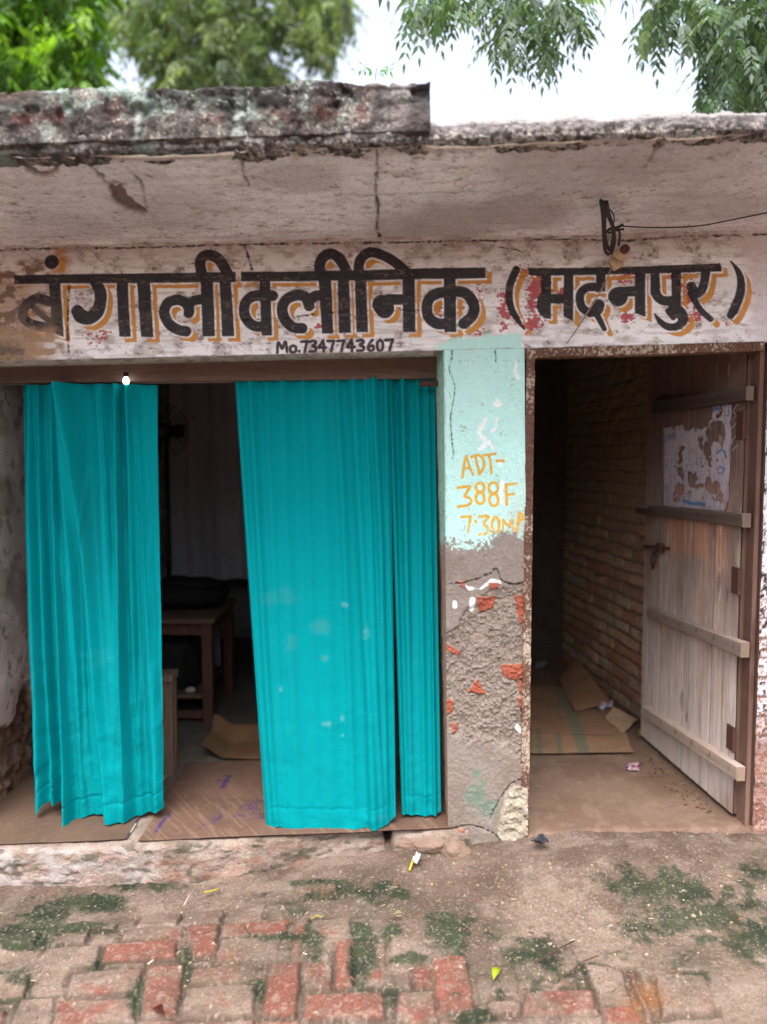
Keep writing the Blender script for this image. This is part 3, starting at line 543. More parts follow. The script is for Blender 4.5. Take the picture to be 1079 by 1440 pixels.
for q, wd in [([(128, 236), (142, 250), (160, 266)], 3), ([(158, 268, 8), (168, 278, 20), (182, 290, 14), (204, 299, 8)], None), ([(165, 268), (175, 262)], 5), ([(332, 214), (340, 228), (343, 246), (350, 260)], 3), ([(529, 212), (530, 240), (528, 268), (532, 296), (530, 322), (536, 340)], 2.6), ([(934, 198), (918, 218), (906, 236)], 4), ([(40, 238), (60, 246), (80, 240)], 8), ([(0, 225), (60, 228), (130, 226)], 6), ([(640, 262), (690, 256), (720, 250)], 1), ([(180, 240), (200, 262), (206, 290), (230, 330)], .8), ([(330, 222), (352, 222)], 5)]: SC.stroke(q, wd)
sc = ss(1.5, -1.5, SC.at(PXq, PYq) + (nm - .5) * 7); C = lay(C, sc * .9, lin(70, 54, 46, k))
C = lay(C, ss(YE_ + .07, YE_ + .01, Y + (nm - .5) * .06) * .6, lin(96, 80, 72, k))
C = lay(C, ss(YE_ + .022, YE_ + .012, Y + (nm - .5) * .02) * ss(.45, .55, nb) * .7, lin(210, 196, 180, k))
Z = Z - (nb - .5) * .016 - (nm - .5) * .011 - (st_ - .5) * .002 - (nf - .5) * .004 + sc * .012
C = C * np.array((.96, 1.0, 1.04)); ovh = grid('overhang_soffit', np.stack([X, Y, Z], -1), M['cement'], bld, C)
mb = MB(); zl, zr = SZ(np.array(-2.3)), SZ(np.array(2.3))
mb.hexa([(-2.3, -.77, zl + .022), (2.3, -.77, zr + .022), (2.3, 3.6, zr + .022), (-2.3, 3.6, zl + .022), (-2.3, -.77, zl + .055), (2.3, -.77, zr + .055), (2.3, 3.6, zr + .055), (-2.3, 3.6, zl + .055)])
mb.build('roof', solid('roof_cement', tuple(lin(110, 100, 94, 1.2)), .95, .3, 20, .6, 20, .01), bld)
# ---- slab edge and brick coping: one rough swept profile each
def sweep(name, x0, x1, prof, colf, amp, seed, dx=.0034, mat='rubble', label=None, closed_end=False):
    xs = np.arange(x0, x1, dx)
    seg = [np.linspace(np.array(a), np.array(b), max(2, int(np.hypot(b[0] - a[0], b[1] - a[1]) / .0034)), endpoint=False) for a, b in zip(prof[:-1], prof[1:])]
    pr_ = np.concatenate(seg + [np.array([prof[-1]])]); n = len(pr_)
    X = np.repeat(xs[:, None], n, 1); Y = np.repeat(pr_[None, :, 0], len(xs), 0).copy(); Z = pr_[None, :, 1] + SZ(X)
    # outward direction of the profile, smoothed at the corners
    tg = np.gradient(pr_, axis=0); nr = np.stack([tg[:, 1], -tg[:, 0]], 1); nr /= np.linalg.norm(nr, axis=1, keepdims=True) + 1e-9
    ker = np.ones(9) / 9; nr = np.stack([np.convolve(np.pad(nr[:, i], 4, 'edge'), ker, 'valid') for i in (0, 1)], 1)
    f = fbm(X * 12, Y * 12 + 3, Z * 14, o=5, s=seed, g=.6) - .5; f2 = fbm(X * 55, Y * 55, Z * 55, o=3, s=seed + 9) - .5
    d, C = colf(X, Y, Z, f, f2)
    e = amp * (f * 2.2 + f2 * 1.0) + d
    Y = Y + e * nr[None, :, 0]; Z = Z + e * nr[None, :, 1]
    P = np.stack([X, Y, Z], -1)
    if closed_end:
        c0 = P[-1].copy(); t = np.linspace(0, 1, 8)[1:, None, None]; ce = c0.mean(0); ce[1] = -.72
        P = np.concatenate([P, c0[None] * (1 - t) + np.array([ce]) * t]); C = np.concatenate([C, np.repeat(C[-1:], 7, 0)])
    o = grid(name, P, M[mat], bld, C)
    if label: o['label'] = label
    return o
def speck(X, Y, Z, s): return noise(X * 230, Y * 230, Z * 230, s=s)
def col_slab(X, Y, Z, f, f2):
    PXe, PYe = proj(np.stack([X, Y, Z], -1)); sp1 = speck(X * 1.3, Y * 1.3, Z * 1.3, 500); n3 = fbm(X * 95, Y * 95, Z * 110, o=3, s=503)
    c = np.ones(X.shape + (3,)) * lin(132, 126, 122, 1.35); c = lay(c, ss(.0, .12, f) * .7, lin(90, 86, 84, 1.3)); c = lay(c, ss(.46, .62, n3) * ss(.45, .65, sp1) * .8, lin(196, 186, 176, 1.25)); c = lay(c, ss(.46, .36, n3) * .85, lin(52, 44, 42, 1.25))
    topc = ss(.022, .036, Z - SZ(X) + f * .03); c = lay(c, topc * .85, lin(150, 144, 144, 1.25))
    lf = ss(-.35, -.75, X + f * .6); c = lay(c, lf * .7 * ss(-.12, .05, f2), lin(72, 64, 62, 1.25)); c = lay(c, lf * ss(.5, .58, fbm(X * 18, Z * 22, o=4, s=505)) * .6, lin(130, 146, 138, 1.25))
    return 0 * X, c
sweep('slab_edge', -2.3, 2.3, [(-.35, .058), (YE_ + .012, .060), (YE_ - .004, .047), (YE_, .012), (YE_ + .02, .001), (YE_ + .05, -.002)], col_slab, .014, 501, label='rough broken concrete edge of the overhang')
def col_par(X, Y, Z, f, f2):
    PXe, PYe = proj(np.stack([X, Y, Z], -1)); nb = fbm(X * 7, Z * 9, Y * 7, o=4, s=520); n2 = fbm(X * 20, Z * 24, Y * 20, o=4, s=521, g=.6); sp1 = speck(X, Y, Z, 522)
    hgt = ss(205, 125, PYe)
    c = np.ones(X.shape + (3,)) * lin(82, 75, 72, 1.3)
    c = lay(c, ss(.45, .6, n2) * .8, lin(118, 112, 106, 1.4)); 
    tqm = ss(.50, .60, n2 * .5 + nb * .5 + .06 * ss(420, 60, PXe) - .05 * ss(500, 560, PXe)) * ss(.15, .5, hgt); c = lay(c, tqm * .75, lin(136, 158, 148, 1.3))
    for x, wd_ in ((65, 9), (195, 8), (335, 7)): c = lay(c, ss(1.5, .6, np.abs(PXe - x + (n2 - .5) * 20) / wd_) * ss(210, 195, PYe) * .7, lin(160, 168, 160, 1.3))
    rd = ss(.55, .62, fbm(X * 16, Z * 16, Y * 16, o=4, s=524)) * ss(.2, .5, hgt) * np.where(PXe < 100, 1.0, .55); c = lay(c, np.maximum(rd * .85, ss(.5, 1, hgt) * ss(90, 30, PXe + (n2 - .5) * 60) * .8) * .85, lin(118, 66, 54, 1.4))
    c = lay(c, ss(.4, .56, nb) * ss(.55, .95, hgt) * ss(200, 240, PXe) * .8, lin(52, 46, 46, 1.3))
    c = lay(c, ss(.62, .74, sp1 * .55 + n2 * .45) * .6, lin(206, 196, 184, 1.3)); c = lay(c, ss(.40, .32, n2) * .8, lin(42, 36, 36, 1.3))
    c = lay(c, ss(490, 560, PXe + (n2 - .5) * 40) * .6, lin(122, 116, 114, 1.4))
    soot = ss(.46, .60, fbm(X * 9, Z * 4, Y * 9, o=5, s=529, g=.6)); c = lay(c, soot * .7, lin(54, 48, 48, 1.3))
    joint = np.zeros(X.shape)
    for x in (100, 152, 200, 322, 344, 420, 470, 545): joint = np.maximum(joint, ss(1, .3, np.abs(PXe - x + f * 18) / 3.0))
    c = lay(c, joint * ss(.42, .62, n2) * .4, lin(40, 34, 34, 1.3))
    lowf = (fbm(X * 6, 0 * X, o=4, s=527) - .5) * .03 * ss(.06, .11, Z - SZ(X)); chip = ss(.60, .70, fbm(X * 22, Z * 18, Y * 22, o=3, s=528)) * ss(.08, .12, Z - SZ(X)); return -joint * .005 + lowf - chip * .016, c
xe = W(606, 150, YE_)[0]
ph = lambda py: W(300, py, YE_)[2] - SZ(np.array(W(300, py, YE_)[0]))
hp = float(W(300, 118, YE_)[2] - SZ(W(300, 118, YE_)[0]))
par = sweep('parapet', -2.3, xe, [(-.62, .06), (-.63, hp - .01), (-.66, hp), (YE_ + .012, hp), (YE_ - .012, hp - .014), (YE_ - .013, .030), (YE_ + .03, .022)], col_par, .012, 511, label='low brick coping with black lichen and flaking turquoise paint', closed_end=True)

# ---- shop interior shell
def wallgrid(name, A, B, z0, z1, step, colf, dispf, mat, label=None):
    A = np.array(A, float); B = np.array(B, float); L_ = np.linalg.norm(B - A); n = int(L_ / step) + 2; m = int((z1 - z0) / step) + 2
    U, Z = np.meshgrid(np.linspace(0, L_, n), np.linspace(z0, z1, m), indexing='ij'); d = (B - A) / L_; nr = np.array((d[1], -d[0]))
    e = dispf(U, Z); P = np.stack([A[0] + d[0] * U + nr[0] * e, A[1] + d[1] * U + nr[1] * e, Z], -1)
    o = grid(name, P, M[mat], bld, colf(U, Z))
    if label: o['label'] = label
    return o
def c_lw(U, Z):
    n1 = fbm(U * 6, Z * 6, o=5, s=601); n2 = fbm(U * 25, Z * 25, o=4, s=602); c = np.ones(U.shape + (3,)) * lin(150, 142, 138, .5); c = lay(c, ss(.45, .65, n1) * .7, lin(118, 104, 98, .5)); c = lay(c, ss(1.0, .5, Z + (n1 - .5) * .5) * .5, lin(176, 160, 150, .5))
    low = ss(.30, .26, Z - U * .05 + (n1 - .5) * .3); c = lay(c, low, lin(92, 72, 58, .5)); c = lay(c, ss(.62, .68, n2) * .7, lin(96, 84, 76, .5)); return c
def d_lw(U, Z):
    n1 = fbm(U * 6, Z * 6, o=5, s=601); low = ss(.30, .26, Z - U * .05 + (n1 - .5) * .3); return (n1 - .5) * .02 - low * .03 + low * (fbm(U * 30, Z * 30, o=3, s=603) - .5) * .04
wallgrid('side_wall', (XL, 3.3), (XL, 0.0), -.05, 2.3, .009, c_lw, lambda U, Z: -d_lw(U, Z), 'cement', 'grey crumbling plaster wall beside the left curtain')
mb = MB(); mb.box(-2.3, XL - .05, .03, 3.4, -.1, 2.26); mb.build('wall_core', solid('mud_core', tuple(lin(110, 92, 80, 1)), .95), bld)
dark = solid('dark_plaster', tuple(lin(120, 116, 114, .7)), .95, .25, 10, .5, 30, .01)
mb = MB(); mb.box(XL, .55, 3.2, 3.3, 0, 2.33); mb.box(.45, .55, .262, 3.2, 0, 2.33); mb.build('inner_wall', dark, bld)
ceil_ = MB(); ceil_.box(XL, 1.9, .212, 3.3, 2.285, 2.30); ceil_.build('ceiling', solid('ceiling_cement', tuple(lin(95, 88, 84, .8)), .95), bld)
# floor with the worn step in front
def front_y(x):
    return lerp_tab(x, [(-2.3, -.20), (-1.35, -.165), (-.7, -.13), (-.3, -.045), (.0, -.012), (.02, -.012), (.09, -.025), (.25, -.03), (.30, -.01)])
xs = np.arange(-2.3, .33, .005); prof = [(0.6, 0)] + [(.6 - .05 * i, 0) for i in range(1, 9)]
tt = np.concatenate([np.linspace(0, .62, 40, endpoint=False), np.linspace(.62, 1, 44)])
X, T = np.meshgrid(xs, tt, indexing='ij'); fy = front_y(X) + (fbm(X * 5, 0 * X, o=4, s=640) - .5) * .02
flat = .45; 
topm = T < .62
Y = np.where(topm, flat + (fy + .03 - flat) * (T / .62), 0); q = np.clip((T - .62) / .38, 0, 1)
ang = np.clip(q / .35, 0, 1) * math.pi / 2
Y = np.where(topm, Y, fy + .03 - .03 * np.sin(ang) - .012 * np.clip((q - .35) / .65, 0, 1)); Zt = FLOOR + .004 - .02 * ss(-.3, -.02, 0 * X) * 0
Z = np.where(topm, Zt, Zt - .025 * (1 - np.cos(ang)) - np.clip((q - .35) / .65, 0, 1) * .12)
n1 = fbm(X * 9, Y * 9, Z * 9, o=5, s=641); n2 = fbm(X * 40, Y * 40, Z * 40, o=4, s=642)
PXt, PYt = proj(np.stack([X, Y, Z], -1))
notch = ss(.022, .010, np.abs(X - .018 + (n1 - .5) * .03 + (Y + .05) * .1)) * ss(.14, .1, Y)
Z = Z + (n1 - .5) * .012 * ss(.3, .0, Y) + (n2 - .5) * .006 * ss(.3, .0, Y) - notch * .055; Y = Y - (n1 - .5) * .03 * ss(.6, .7, T) - (n2 - .5) * .012 * ss(.6, .7, T)
C = np.ones(X.shape + (3,)) * lin(190, 166, 150, 1.6); C = lay(C, ss(.45, .65, n1) * .6, lin(152, 124, 106, 1.85)); C = lay(C, ss(.55, .68, n2) * .4, lin(206, 182, 166, 1.85))
C = lay(C, ss(.6, .72, T) * ss(300, 60, PXt + (n1 - .5) * 240) * ss(.36, .56, fbm(X * 22, Z * 60 + Y * 22, o=4, s=645)) * .8, lin(220, 205, 200, 1.85))
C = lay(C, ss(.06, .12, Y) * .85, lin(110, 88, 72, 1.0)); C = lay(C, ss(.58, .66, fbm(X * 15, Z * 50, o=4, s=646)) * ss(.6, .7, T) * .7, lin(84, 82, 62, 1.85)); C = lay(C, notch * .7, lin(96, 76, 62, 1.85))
C = lay(C, ss(.60, .68, fbm(X * 13, Z * 40 + Y * 13, o=4, s=644)) * ss(.62, .8, T) * .35, lin(196, 128, 108, 1.85))
C = C * np.array((.92, .97, 1.0)); stp = grid('doorstep', np.stack([X, Y, Z], -1), M['mud'], bld, C); stp['label'] = 'worn cement step below the turquoise curtains'
lump = MB()
def blob(name, c, r, mat, parent, seed, col, n=22, amp=.35):
    th, phi = np.meshgrid(np.linspace(0, math.pi, n), np.linspace(0, 2 * math.pi, 2 * n), indexing='ij')
    D = np.stack([np.sin(th) * np.cos(phi), np.sin(th) * np.sin(phi), np.cos(th)], -1); f = fbm(D[..., 0] * 2 + 5, D[..., 1] * 2 + 5, D[..., 2] * 2 + 5, o=4, s=seed)
    P = np.array(c) + D * np.array(r) * (1 + (f[..., None] - .5) * 2 * amp); cc = np.ones(P.shape) * col * (.8 + .4 * f[..., None])
    return grid(name, P, mat, parent, cc)
p_ = G(640, 1205, .0); blob('mortar_lump', (p_[0], p_[1] + .0, .02), (.055, .05, .05), M['mud'], bld, 650, lin(176, 148, 130, 1.85))
p_ = G(612, 1192, .03); blob('mortar_lump', (p_[0], p_[1] + .03, .03), (.09, .05, .035), M['mud'], bld, 651, lin(176, 148, 130, 1.85))
mb = MB(); mb.box(XL, .45, .44, 3.2, -.05, FLOOR + .002); mb.build('floor', solid('grey_floor_cement', tuple(lin(92, 88, 82, .9)), .8, .35, 9, .4, 40, .006), bld)

# ---- passage behind the wooden door
def passage_x(y): return 1.49 - .106 * (y - .45) * 1.0 if False else 1.405 - .1063 * (y - 1.27)
brw, brh = .225, .072
def brickpat(U, Z, s):
    jx = (fbm(U * 10, Z * 10, o=3, s=s) - .5) * .022; jz = (fbm(U * 7, Z * 12, o=3, s=s + 1) - .5) * .026
    z = (Z + jz) / brh; r = np.floor(z); fz = z - r; u = (U + jx) / brw + .5 * (r % 2) + .13 * _h(r.astype(int), r.astype(int), r.astype(int), s); cidx = np.floor(u); fu = u - cidx
    d = np.minimum(np.minimum(fu, 1 - fu) * brw, np.minimum(fz, 1 - fz) * brh); hh = _h(cidx.astype(int), r.astype(int), r.astype(int) * 0, s + 5); h2 = _h(cidx.astype(int), r.astype(int), r.astype(int) * 0 + 3, s + 6)
    return ss(.004, .012, d), hh, h2
def c_bw(U, Z):
    m, h, h2 = brickpat(U, Z, 700); n1 = fbm(U * 14, Z * 14, o=4, s=703); k = .42
    c = np.ones(U.shape + (3,)) * lin(92, 78, 66, k)
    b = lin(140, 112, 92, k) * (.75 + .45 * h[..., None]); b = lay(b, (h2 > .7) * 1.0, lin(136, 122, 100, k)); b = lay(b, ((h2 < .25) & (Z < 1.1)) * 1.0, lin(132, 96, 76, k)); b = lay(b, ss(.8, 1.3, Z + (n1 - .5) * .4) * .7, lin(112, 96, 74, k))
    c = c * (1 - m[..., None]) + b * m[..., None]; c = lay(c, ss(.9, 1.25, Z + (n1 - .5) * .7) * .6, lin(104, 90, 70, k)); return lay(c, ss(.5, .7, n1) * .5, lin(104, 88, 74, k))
def d_bw(U, Z):
    m, h, h2 = brickpat(U, Z, 700); return m * (.004 + .005 * h) * ss(1.9, .9, Z) + m * .002 + (fbm(U * 20, Z * 20, o=5, s=705, g=.6) - .5) * .016
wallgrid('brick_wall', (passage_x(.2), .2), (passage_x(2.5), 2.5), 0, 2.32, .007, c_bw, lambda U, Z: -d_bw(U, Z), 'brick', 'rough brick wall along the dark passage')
mb = MB(); mb.box(.55, 1.9, 2.5, 2.6, 0, 2.3); mb.build('passage_end_wall', solid('very_dark_plaster', tuple(lin(70, 62, 56, .8)), .95, .3, 10, .5, 30, .01), bld)  # end wall in one very dark plaster tone
mb = MB(); mb.hexa([(passage_x(.2) + .03, .27, 0), (1.9, .27, 0), (1.9, 2.5, 0), (passage_x(2.5) + .03, 2.5, 0), (passage_x(.2) + .03, .27, 2.3), (1.9, .27, 2.3), (1.9, 2.5, 2.3), (passage_x(2.5) + .03, 2.5, 2.3)]); mb.build('wall_core', solid('wall_core_b', tuple(lin(100, 84, 72, 1)), .95), bld)
xs = np.arange(.53, 1.52, .006); ys = np.concatenate([[-.03, -.026, -.02], np.arange(-.014, 2.5, .008)])
X, Y = np.meshgrid(xs, ys, indexing='ij'); n1 = fbm(X * 5, Y * 5, o=5, s=720); n2 = fbm(X * 30, Y * 30, o=4, s=721)
edge_y = lerp_tab(X, [(.5, .0), (1.0, .0), (1.4, -.01)]) + (n1 - .5) * .05
fl_z = lerp_tab(X, [(.5, .055), (1.4, .085)]); Z = np.where(Y < .6, fl_z + (FLOOR - fl_z) * ss(0, .6, Y), FLOOR) + (n1 - .5) * .012 + (n2 - .5) * .005 - .05 * ss(.02, -.02, Y - edge_y)
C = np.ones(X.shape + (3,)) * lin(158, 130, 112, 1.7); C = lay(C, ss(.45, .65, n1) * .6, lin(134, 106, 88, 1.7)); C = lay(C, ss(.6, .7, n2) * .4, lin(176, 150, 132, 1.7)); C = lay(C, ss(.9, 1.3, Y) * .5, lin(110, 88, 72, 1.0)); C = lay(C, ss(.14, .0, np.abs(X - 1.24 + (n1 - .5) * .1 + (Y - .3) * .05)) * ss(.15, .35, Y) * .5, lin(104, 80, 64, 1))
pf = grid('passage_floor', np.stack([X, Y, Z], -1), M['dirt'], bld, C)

# ---- steel door frame (left post and head) and wooden right jamb
def rustcol(P, seed, white=.5):
    n1 = fbm(P[..., 0] * 130, P[..., 1] * 130, P[..., 2] * 110, o=4, s=seed, g=.65); n2 = fbm(P[..., 0] * 9, P[..., 1] * 9, P[..., 2] * 5, o=3, s=seed + 3)
    c = np.ones(P.shape) * lin(106, 76, 62, 1.1); c = lay(c, ss(.5, .6, n1), lin(78, 52, 42, 1.1)); return lay(c, ss(.48, .54, n1 * .6 + n2 * .4 + (white - .5) * .2), lin(190, 172, 152, 1.25))
df = bpy.data.objects.new('door_frame', None); link(df, bld)
def bar_grid(name, p0, p1, width_v, depth_v, parent, white, seed, nl=800):
    p0, p1, wv, dv = (np.array(a, float) for a in (p0, p1, width_v, depth_v)); t = np.linspace(0, 1, nl)[:, None, None]
    cs = [(0, 1), (0, .5), (0, 0), (.12, 0), (.25, 0), (.38, 0), (.5, 0), (.62, 0), (.75, 0), (.88, 0), (1, 0), (1, .25), (1, .5), (1, .75), (1, 1)]; ring = np.array([a * wv + b * dv for a, b in cs])[None]
    P = p0 + (p1 - p0) * t + ring; P = P + (fbm(P[..., 0] * 30, P[..., 1] * 30, P[..., 2] * 30, o=3, s=seed)[..., None] - .5) * .005
    return grid(name, P, M['rust'], parent, rustcol(P, seed + 1, white), False)
a = W(741, 492, -.004); b = W(742, 1202, -.004); bar_grid('frame_post', (a[0], -.004, b[2]), (a[0], -.004, a[2]), (.030, 0, 0), (0, .06, 0), df, .36, 730)
a = W(739, 489, -.006); b = W(1076, 480, -.006); bar_grid('frame_head', (a[0], -.006, a[2] - .036), (b[0], -.006, b[2] - .034), (0, 0, .034), (0, .07, 0), df, .22, 735)
JX = W(1056, 800, .03)[0]
def woodcol(P, seed, base, dust=None, axis=2):
    u, v = (P[..., 2], P[..., 0] + P[..., 1]) if axis == 2 else (P[..., 0] + P[..., 1], P[..., 2])
    g1 = fbm(u * 3, v * 70, o=4, s=seed, g=.6); g2 = fbm(u * 1.2, v * 14, o=3, s=seed + 2); c = np.ones(P.shape) * base
    c = c * (.62 + .8 * (g1[..., None] * .6 + g2[..., None] * .4)); return c
zt_, zb_ = W(1060, 486, .03)[2] - .02, .05
us = np.linspace(0, 1, 300)
P = np.stack([np.stack([JX + a_ * .040 + 0 * us, .012 + b_ * .08 + 0 * us, zb_ + us * (zt_ - zb_)], -1) for a_, b_ in [(0, 1), (0, .5), (0, .02), (.03, 0), (.3, .01), (.42, .01), (.45, .12), (.6, .12), (1, .12)]], 1)
n_ = fbm(P[..., 2] * 6, P[..., 0] * 30, o=4, s=741); cj = woodcol(P, 742, lin(104, 78, 68, .95)); cj = lay(cj, ss(.56, .7, n_) * .5, lin(70, 46, 38, .95)); cj = lay(cj, ss(.5, .2, P[..., 2]) * .5, lin(140, 112, 96, 1))
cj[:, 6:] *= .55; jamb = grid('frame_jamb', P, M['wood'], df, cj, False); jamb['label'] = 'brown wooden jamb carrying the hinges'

# ---- open wooden door (hinged on the right jamb, swung inwards)
H0 = np.array((JX + .0, .075)); H1 = np.array((1.322, .955)); dv = (H1 - H0); DW = np.linalg.norm(dv); dv /= DW; dn = np.array((-dv[1], dv[0]))   # dn: towards the opening
if dn[0] > 0: dn = -dn
def Dp(px_, py_, off=0.):            # photograph pixel -> (s, z) on the door plane
    d = ray(np.float64(px_), np.float64(py_)); o2 = H0 + dn * off - CAM[:2]; A = np.array([[d[0], -dv[0]], [d[1], -dv[1]]]); t, s_ = np.linalg.solve(A, o2); return s_, CAM[2] + d[2] * t
def Dw(s_, z, off): return np.stack([H0[0] + dv[0] * s_ + dn[0] * off, H0[1] + dv[1] * s_ + dn[1] * off, z + 0 * s_], -1)
dz0, dz1 = .105, 1.97
nS, nZ = 230, 470
Sx, Zx = np.meshgrid(np.linspace(0, DW, nS), np.linspace(dz0, dz1, nZ), indexing='ij')
seams = [Dp(1003, 800, .02)[0], Dp(957, 1060, .02)[0], Dp(930, 800, .02)[0]]
g1 = fbm(Zx * 2.5, Sx * 110, o=4, s=750, g=.6); g2 = fbm(Zx * 1.5, Sx * 18, o=4, s=751); n1 = fbm(Sx * 8, Zx * 5, o=4, s=752); ch = fbm(Sx * 45, Zx * 14, o=4, s=753)
sm_ = np.zeros(Sx.shape)
for s_ in seams: sm_ = np.maximum(sm_, ss(.006, .001, np.abs(Sx - s_ + (fbm(Zx * 2, 0 * Zx, o=2, s=754) - .5) * .01)))
rot = ss(.035, .0, DW - Sx) * ss(.5, .6, fbm(Zx * 12, Sx * 6, o=4, s=755)); 
k = .62
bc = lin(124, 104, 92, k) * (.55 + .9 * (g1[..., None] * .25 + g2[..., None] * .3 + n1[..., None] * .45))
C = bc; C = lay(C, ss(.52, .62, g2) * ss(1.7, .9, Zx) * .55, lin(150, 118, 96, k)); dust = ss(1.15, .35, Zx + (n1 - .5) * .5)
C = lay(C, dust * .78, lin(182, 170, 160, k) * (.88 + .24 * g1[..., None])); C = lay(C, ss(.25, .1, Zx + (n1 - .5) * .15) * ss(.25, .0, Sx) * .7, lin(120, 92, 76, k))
kn = np.zeros(Sx.shape)
for kx, ky in ((965, 985), (972, 1008), (1000, 620), (1005, 900), (935, 880), (1030, 830), (1018, 820)):
    ks, kz = Dp(kx, ky); kn = np.maximum(kn, ss(1.2, .5, np.hypot((Sx - ks) / .012, (Zx - kz) / .034) + (ch - .5) * 2.2))
pan = ss(.015, .05, Sx - seams[0] - .01) * ss(.015, .05, seams[2] - .02 - Sx) * ss(1.42, 1.36, Zx) * ss(1.02, 1.10, Zx + (n1 - .5) * .1); pan = np.maximum(pan, ss(.08, .11, Sx) * ss(.01, .03, seams[0] - Sx) * ss(1.42, 1.34, Zx) * ss(.98, 1.12, Zx)); C = lay(C, pan * .75, lin(158, 116, 92, k) * (.6 + .8 * g2[..., None]))
C = lay(C, ss(1.28, 1.5, Zx + (n1 - .5) * .2) * .5, lin(92, 66, 56, k)); C = lay(C, ss(.60, .74, fbm(Sx * 30, Zx * 2.2, o=5, s=757, g=.62)) * .3, lin(72, 58, 50, k)); C = lay(C, ss(.62, .76, fbm(Sx * 24, Zx * 3, o=5, s=758, g=.62)) * .25 * ss(1.5, 1.1, Zx), lin(206, 194, 182, k))  # darker brown top, with the shade up there put into the wood colour
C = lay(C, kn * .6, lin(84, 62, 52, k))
C = lay(C, ss(1.2, 1.75, Zx) * .45, lin(84, 62, 54, k)); C = lay(C, ss(.62, .68, g1) * .35 * (1 - dust * .6), lin(60, 44, 38, k)); C = lay(C, sm_ * .85, lin(48, 36, 32, k)); C = lay(C, ss(.66, .74, g1 * .5 + ch * .5) * ss(.30, .1, Sx) * .7, lin(176, 160, 146, k))  # door top darkened once more, shade painted into the planks
off = .020 + (g1 - .5) * .004 + (g2 - .5) * .004 - sm_ * .008
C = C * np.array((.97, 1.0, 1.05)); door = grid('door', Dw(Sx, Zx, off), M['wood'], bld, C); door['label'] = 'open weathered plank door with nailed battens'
mb = MB(); p = [Dw(np.float64(s_), z, o_) for z in (dz0 + .002, dz1 - .002) for s_, o_ in ((.002, .013), (DW - .002, .013), (DW - .002, -.014), (.002, -.014))]; mb.hexa(p); mb.build('door_back', solid('dark_door_wood', tuple(lin(104, 80, 68, .9)), .85, .3, 30, .4, 40, .003, stretch=(3, 3, .3)), door)
def batten(q_near_top, q_far_top, q_near_bot, q_far_bot, seed, dust_and_light, depth=.034):
    kb = .72 + .75 * (1 - min(1, dust_and_light / .5))  # upper battens get darker wood, shade painted in besides their thinner dust
    (s0, z0), (s1, z1), (s2, z2), (s3, z3) = Dp(*q_near_top, .05), Dp(*q_far_top, .05), Dp(*q_near_bot, .05), Dp(*q_far_bot, .05)
    n = 150; t = np.linspace(0, 1, n); sa = s0 + (s1 - s0) * t; zt = z0 + (z1 - z0) * t; zb2 = z2 + (z3 - z2) * t
    ring = [(0, 1), (.3, 1), (.7, 1), (.93, 1), (1, .95), (1, .6), (1, .3), (1, .05), (.93, 0), (.5, 0), (0, 0)]
    P = np.stack([Dw(sa, zb2 + (zt - zb2) * b, .018 + a * depth) for a, b in ring], 1)
    gg = fbm(sa[:, None] * 4 + 0 * P[..., 2], P[..., 2] * 90, o=4, s=seed); C = lin(104, 88, 80, kb * 1.15) * (.55 + .8 * gg[..., None]); C = lay(C, dust_and_light * np.ones(P.shape[:2]), lin(170, 152, 138, .85) * 1.0)
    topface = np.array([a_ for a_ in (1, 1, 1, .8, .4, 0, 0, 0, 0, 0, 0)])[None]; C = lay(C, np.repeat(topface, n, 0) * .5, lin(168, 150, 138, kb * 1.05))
    for ns in np.linspace(.06, .94, 6):
        C = lay(C, (np.abs(t - ns) < .006)[:, None] * np.array([0, 0, 0, 0, 0, 1, 0, 0, 0, 0, 0.])[None] * .8, lin(60, 46, 40, .9))
    P = P + (gg[..., None] - .5) * .003
    # near end grain
    m = P.shape[1]; V = P.reshape(-1, 3).tolist(); Fc = gridfaces(n, m).tolist(); Cc = C.reshape(-1, 3).tolist()
    b0 = len(V); V += P[0].tolist(); Cc += [list(lin(150, 128, 112, kb * 1.5))] * m; Fc.append([b0 + i for i in range(m)])
    b1 = len(V); V += P[-1].tolist(); Cc += [list(lin(150, 126, 108, .95))] * m; Fc.append([b1 + m - 1 - i for i in range(m)])
    return mesh('batten', V, Fc, M['wood'], door, np.array(Cc), False)
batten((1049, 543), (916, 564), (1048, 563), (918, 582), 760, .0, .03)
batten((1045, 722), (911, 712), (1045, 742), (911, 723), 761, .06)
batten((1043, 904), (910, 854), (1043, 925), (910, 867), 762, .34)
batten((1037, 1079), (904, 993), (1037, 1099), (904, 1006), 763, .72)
iron = solid('rusty_iron', tuple(lin(78, 52, 42, .9)), .75, .4, 80, .5, 90, .002)
for py0, py1 in ((578, 618), (800, 838), (1030, 1066)):      # hinges
    (sa, za), (sb, zb3) = Dp(1052, py0), Dp(1052, py1); hm = MB()
    hm.hexa([tuple(Dw(np.float64(s_), z, o_)) for z in (zb3, za) for s_, o_ in ((-.012, .027), (.05, .027), (.05, .022), (-.012, .022))]); c0 = Dw(np.float64(-.006), (za + zb3) / 2, .026); hm.tube([(c0[0], c0[1], zb3), (c0[0], c0[1], za)], .007, 8)
    hm.build('hinge', iron, door)
(sl, zl_) = Dp(915, 768); (sl2, zl2) = Dp(951, 771); lm = MB()
lm.tube([Dw(np.float64(sl + .0), zl_, .034), Dw(np.float64(sl2), zl2, .034)], .008, 8)
sm1, zm1 = Dp(938, 770); lm.hexa([tuple(Dw(np.float64(s_), z, o_)) for z in (zm1 - .02, zm1 + .02) for s_, o_ in ((sm1 - .025, .047), (sm1 + .025, .047), (sm1 + .025, .022), (sm1 - .025, .022))])
lm.build('bolt', iron, door, bevel=.003)
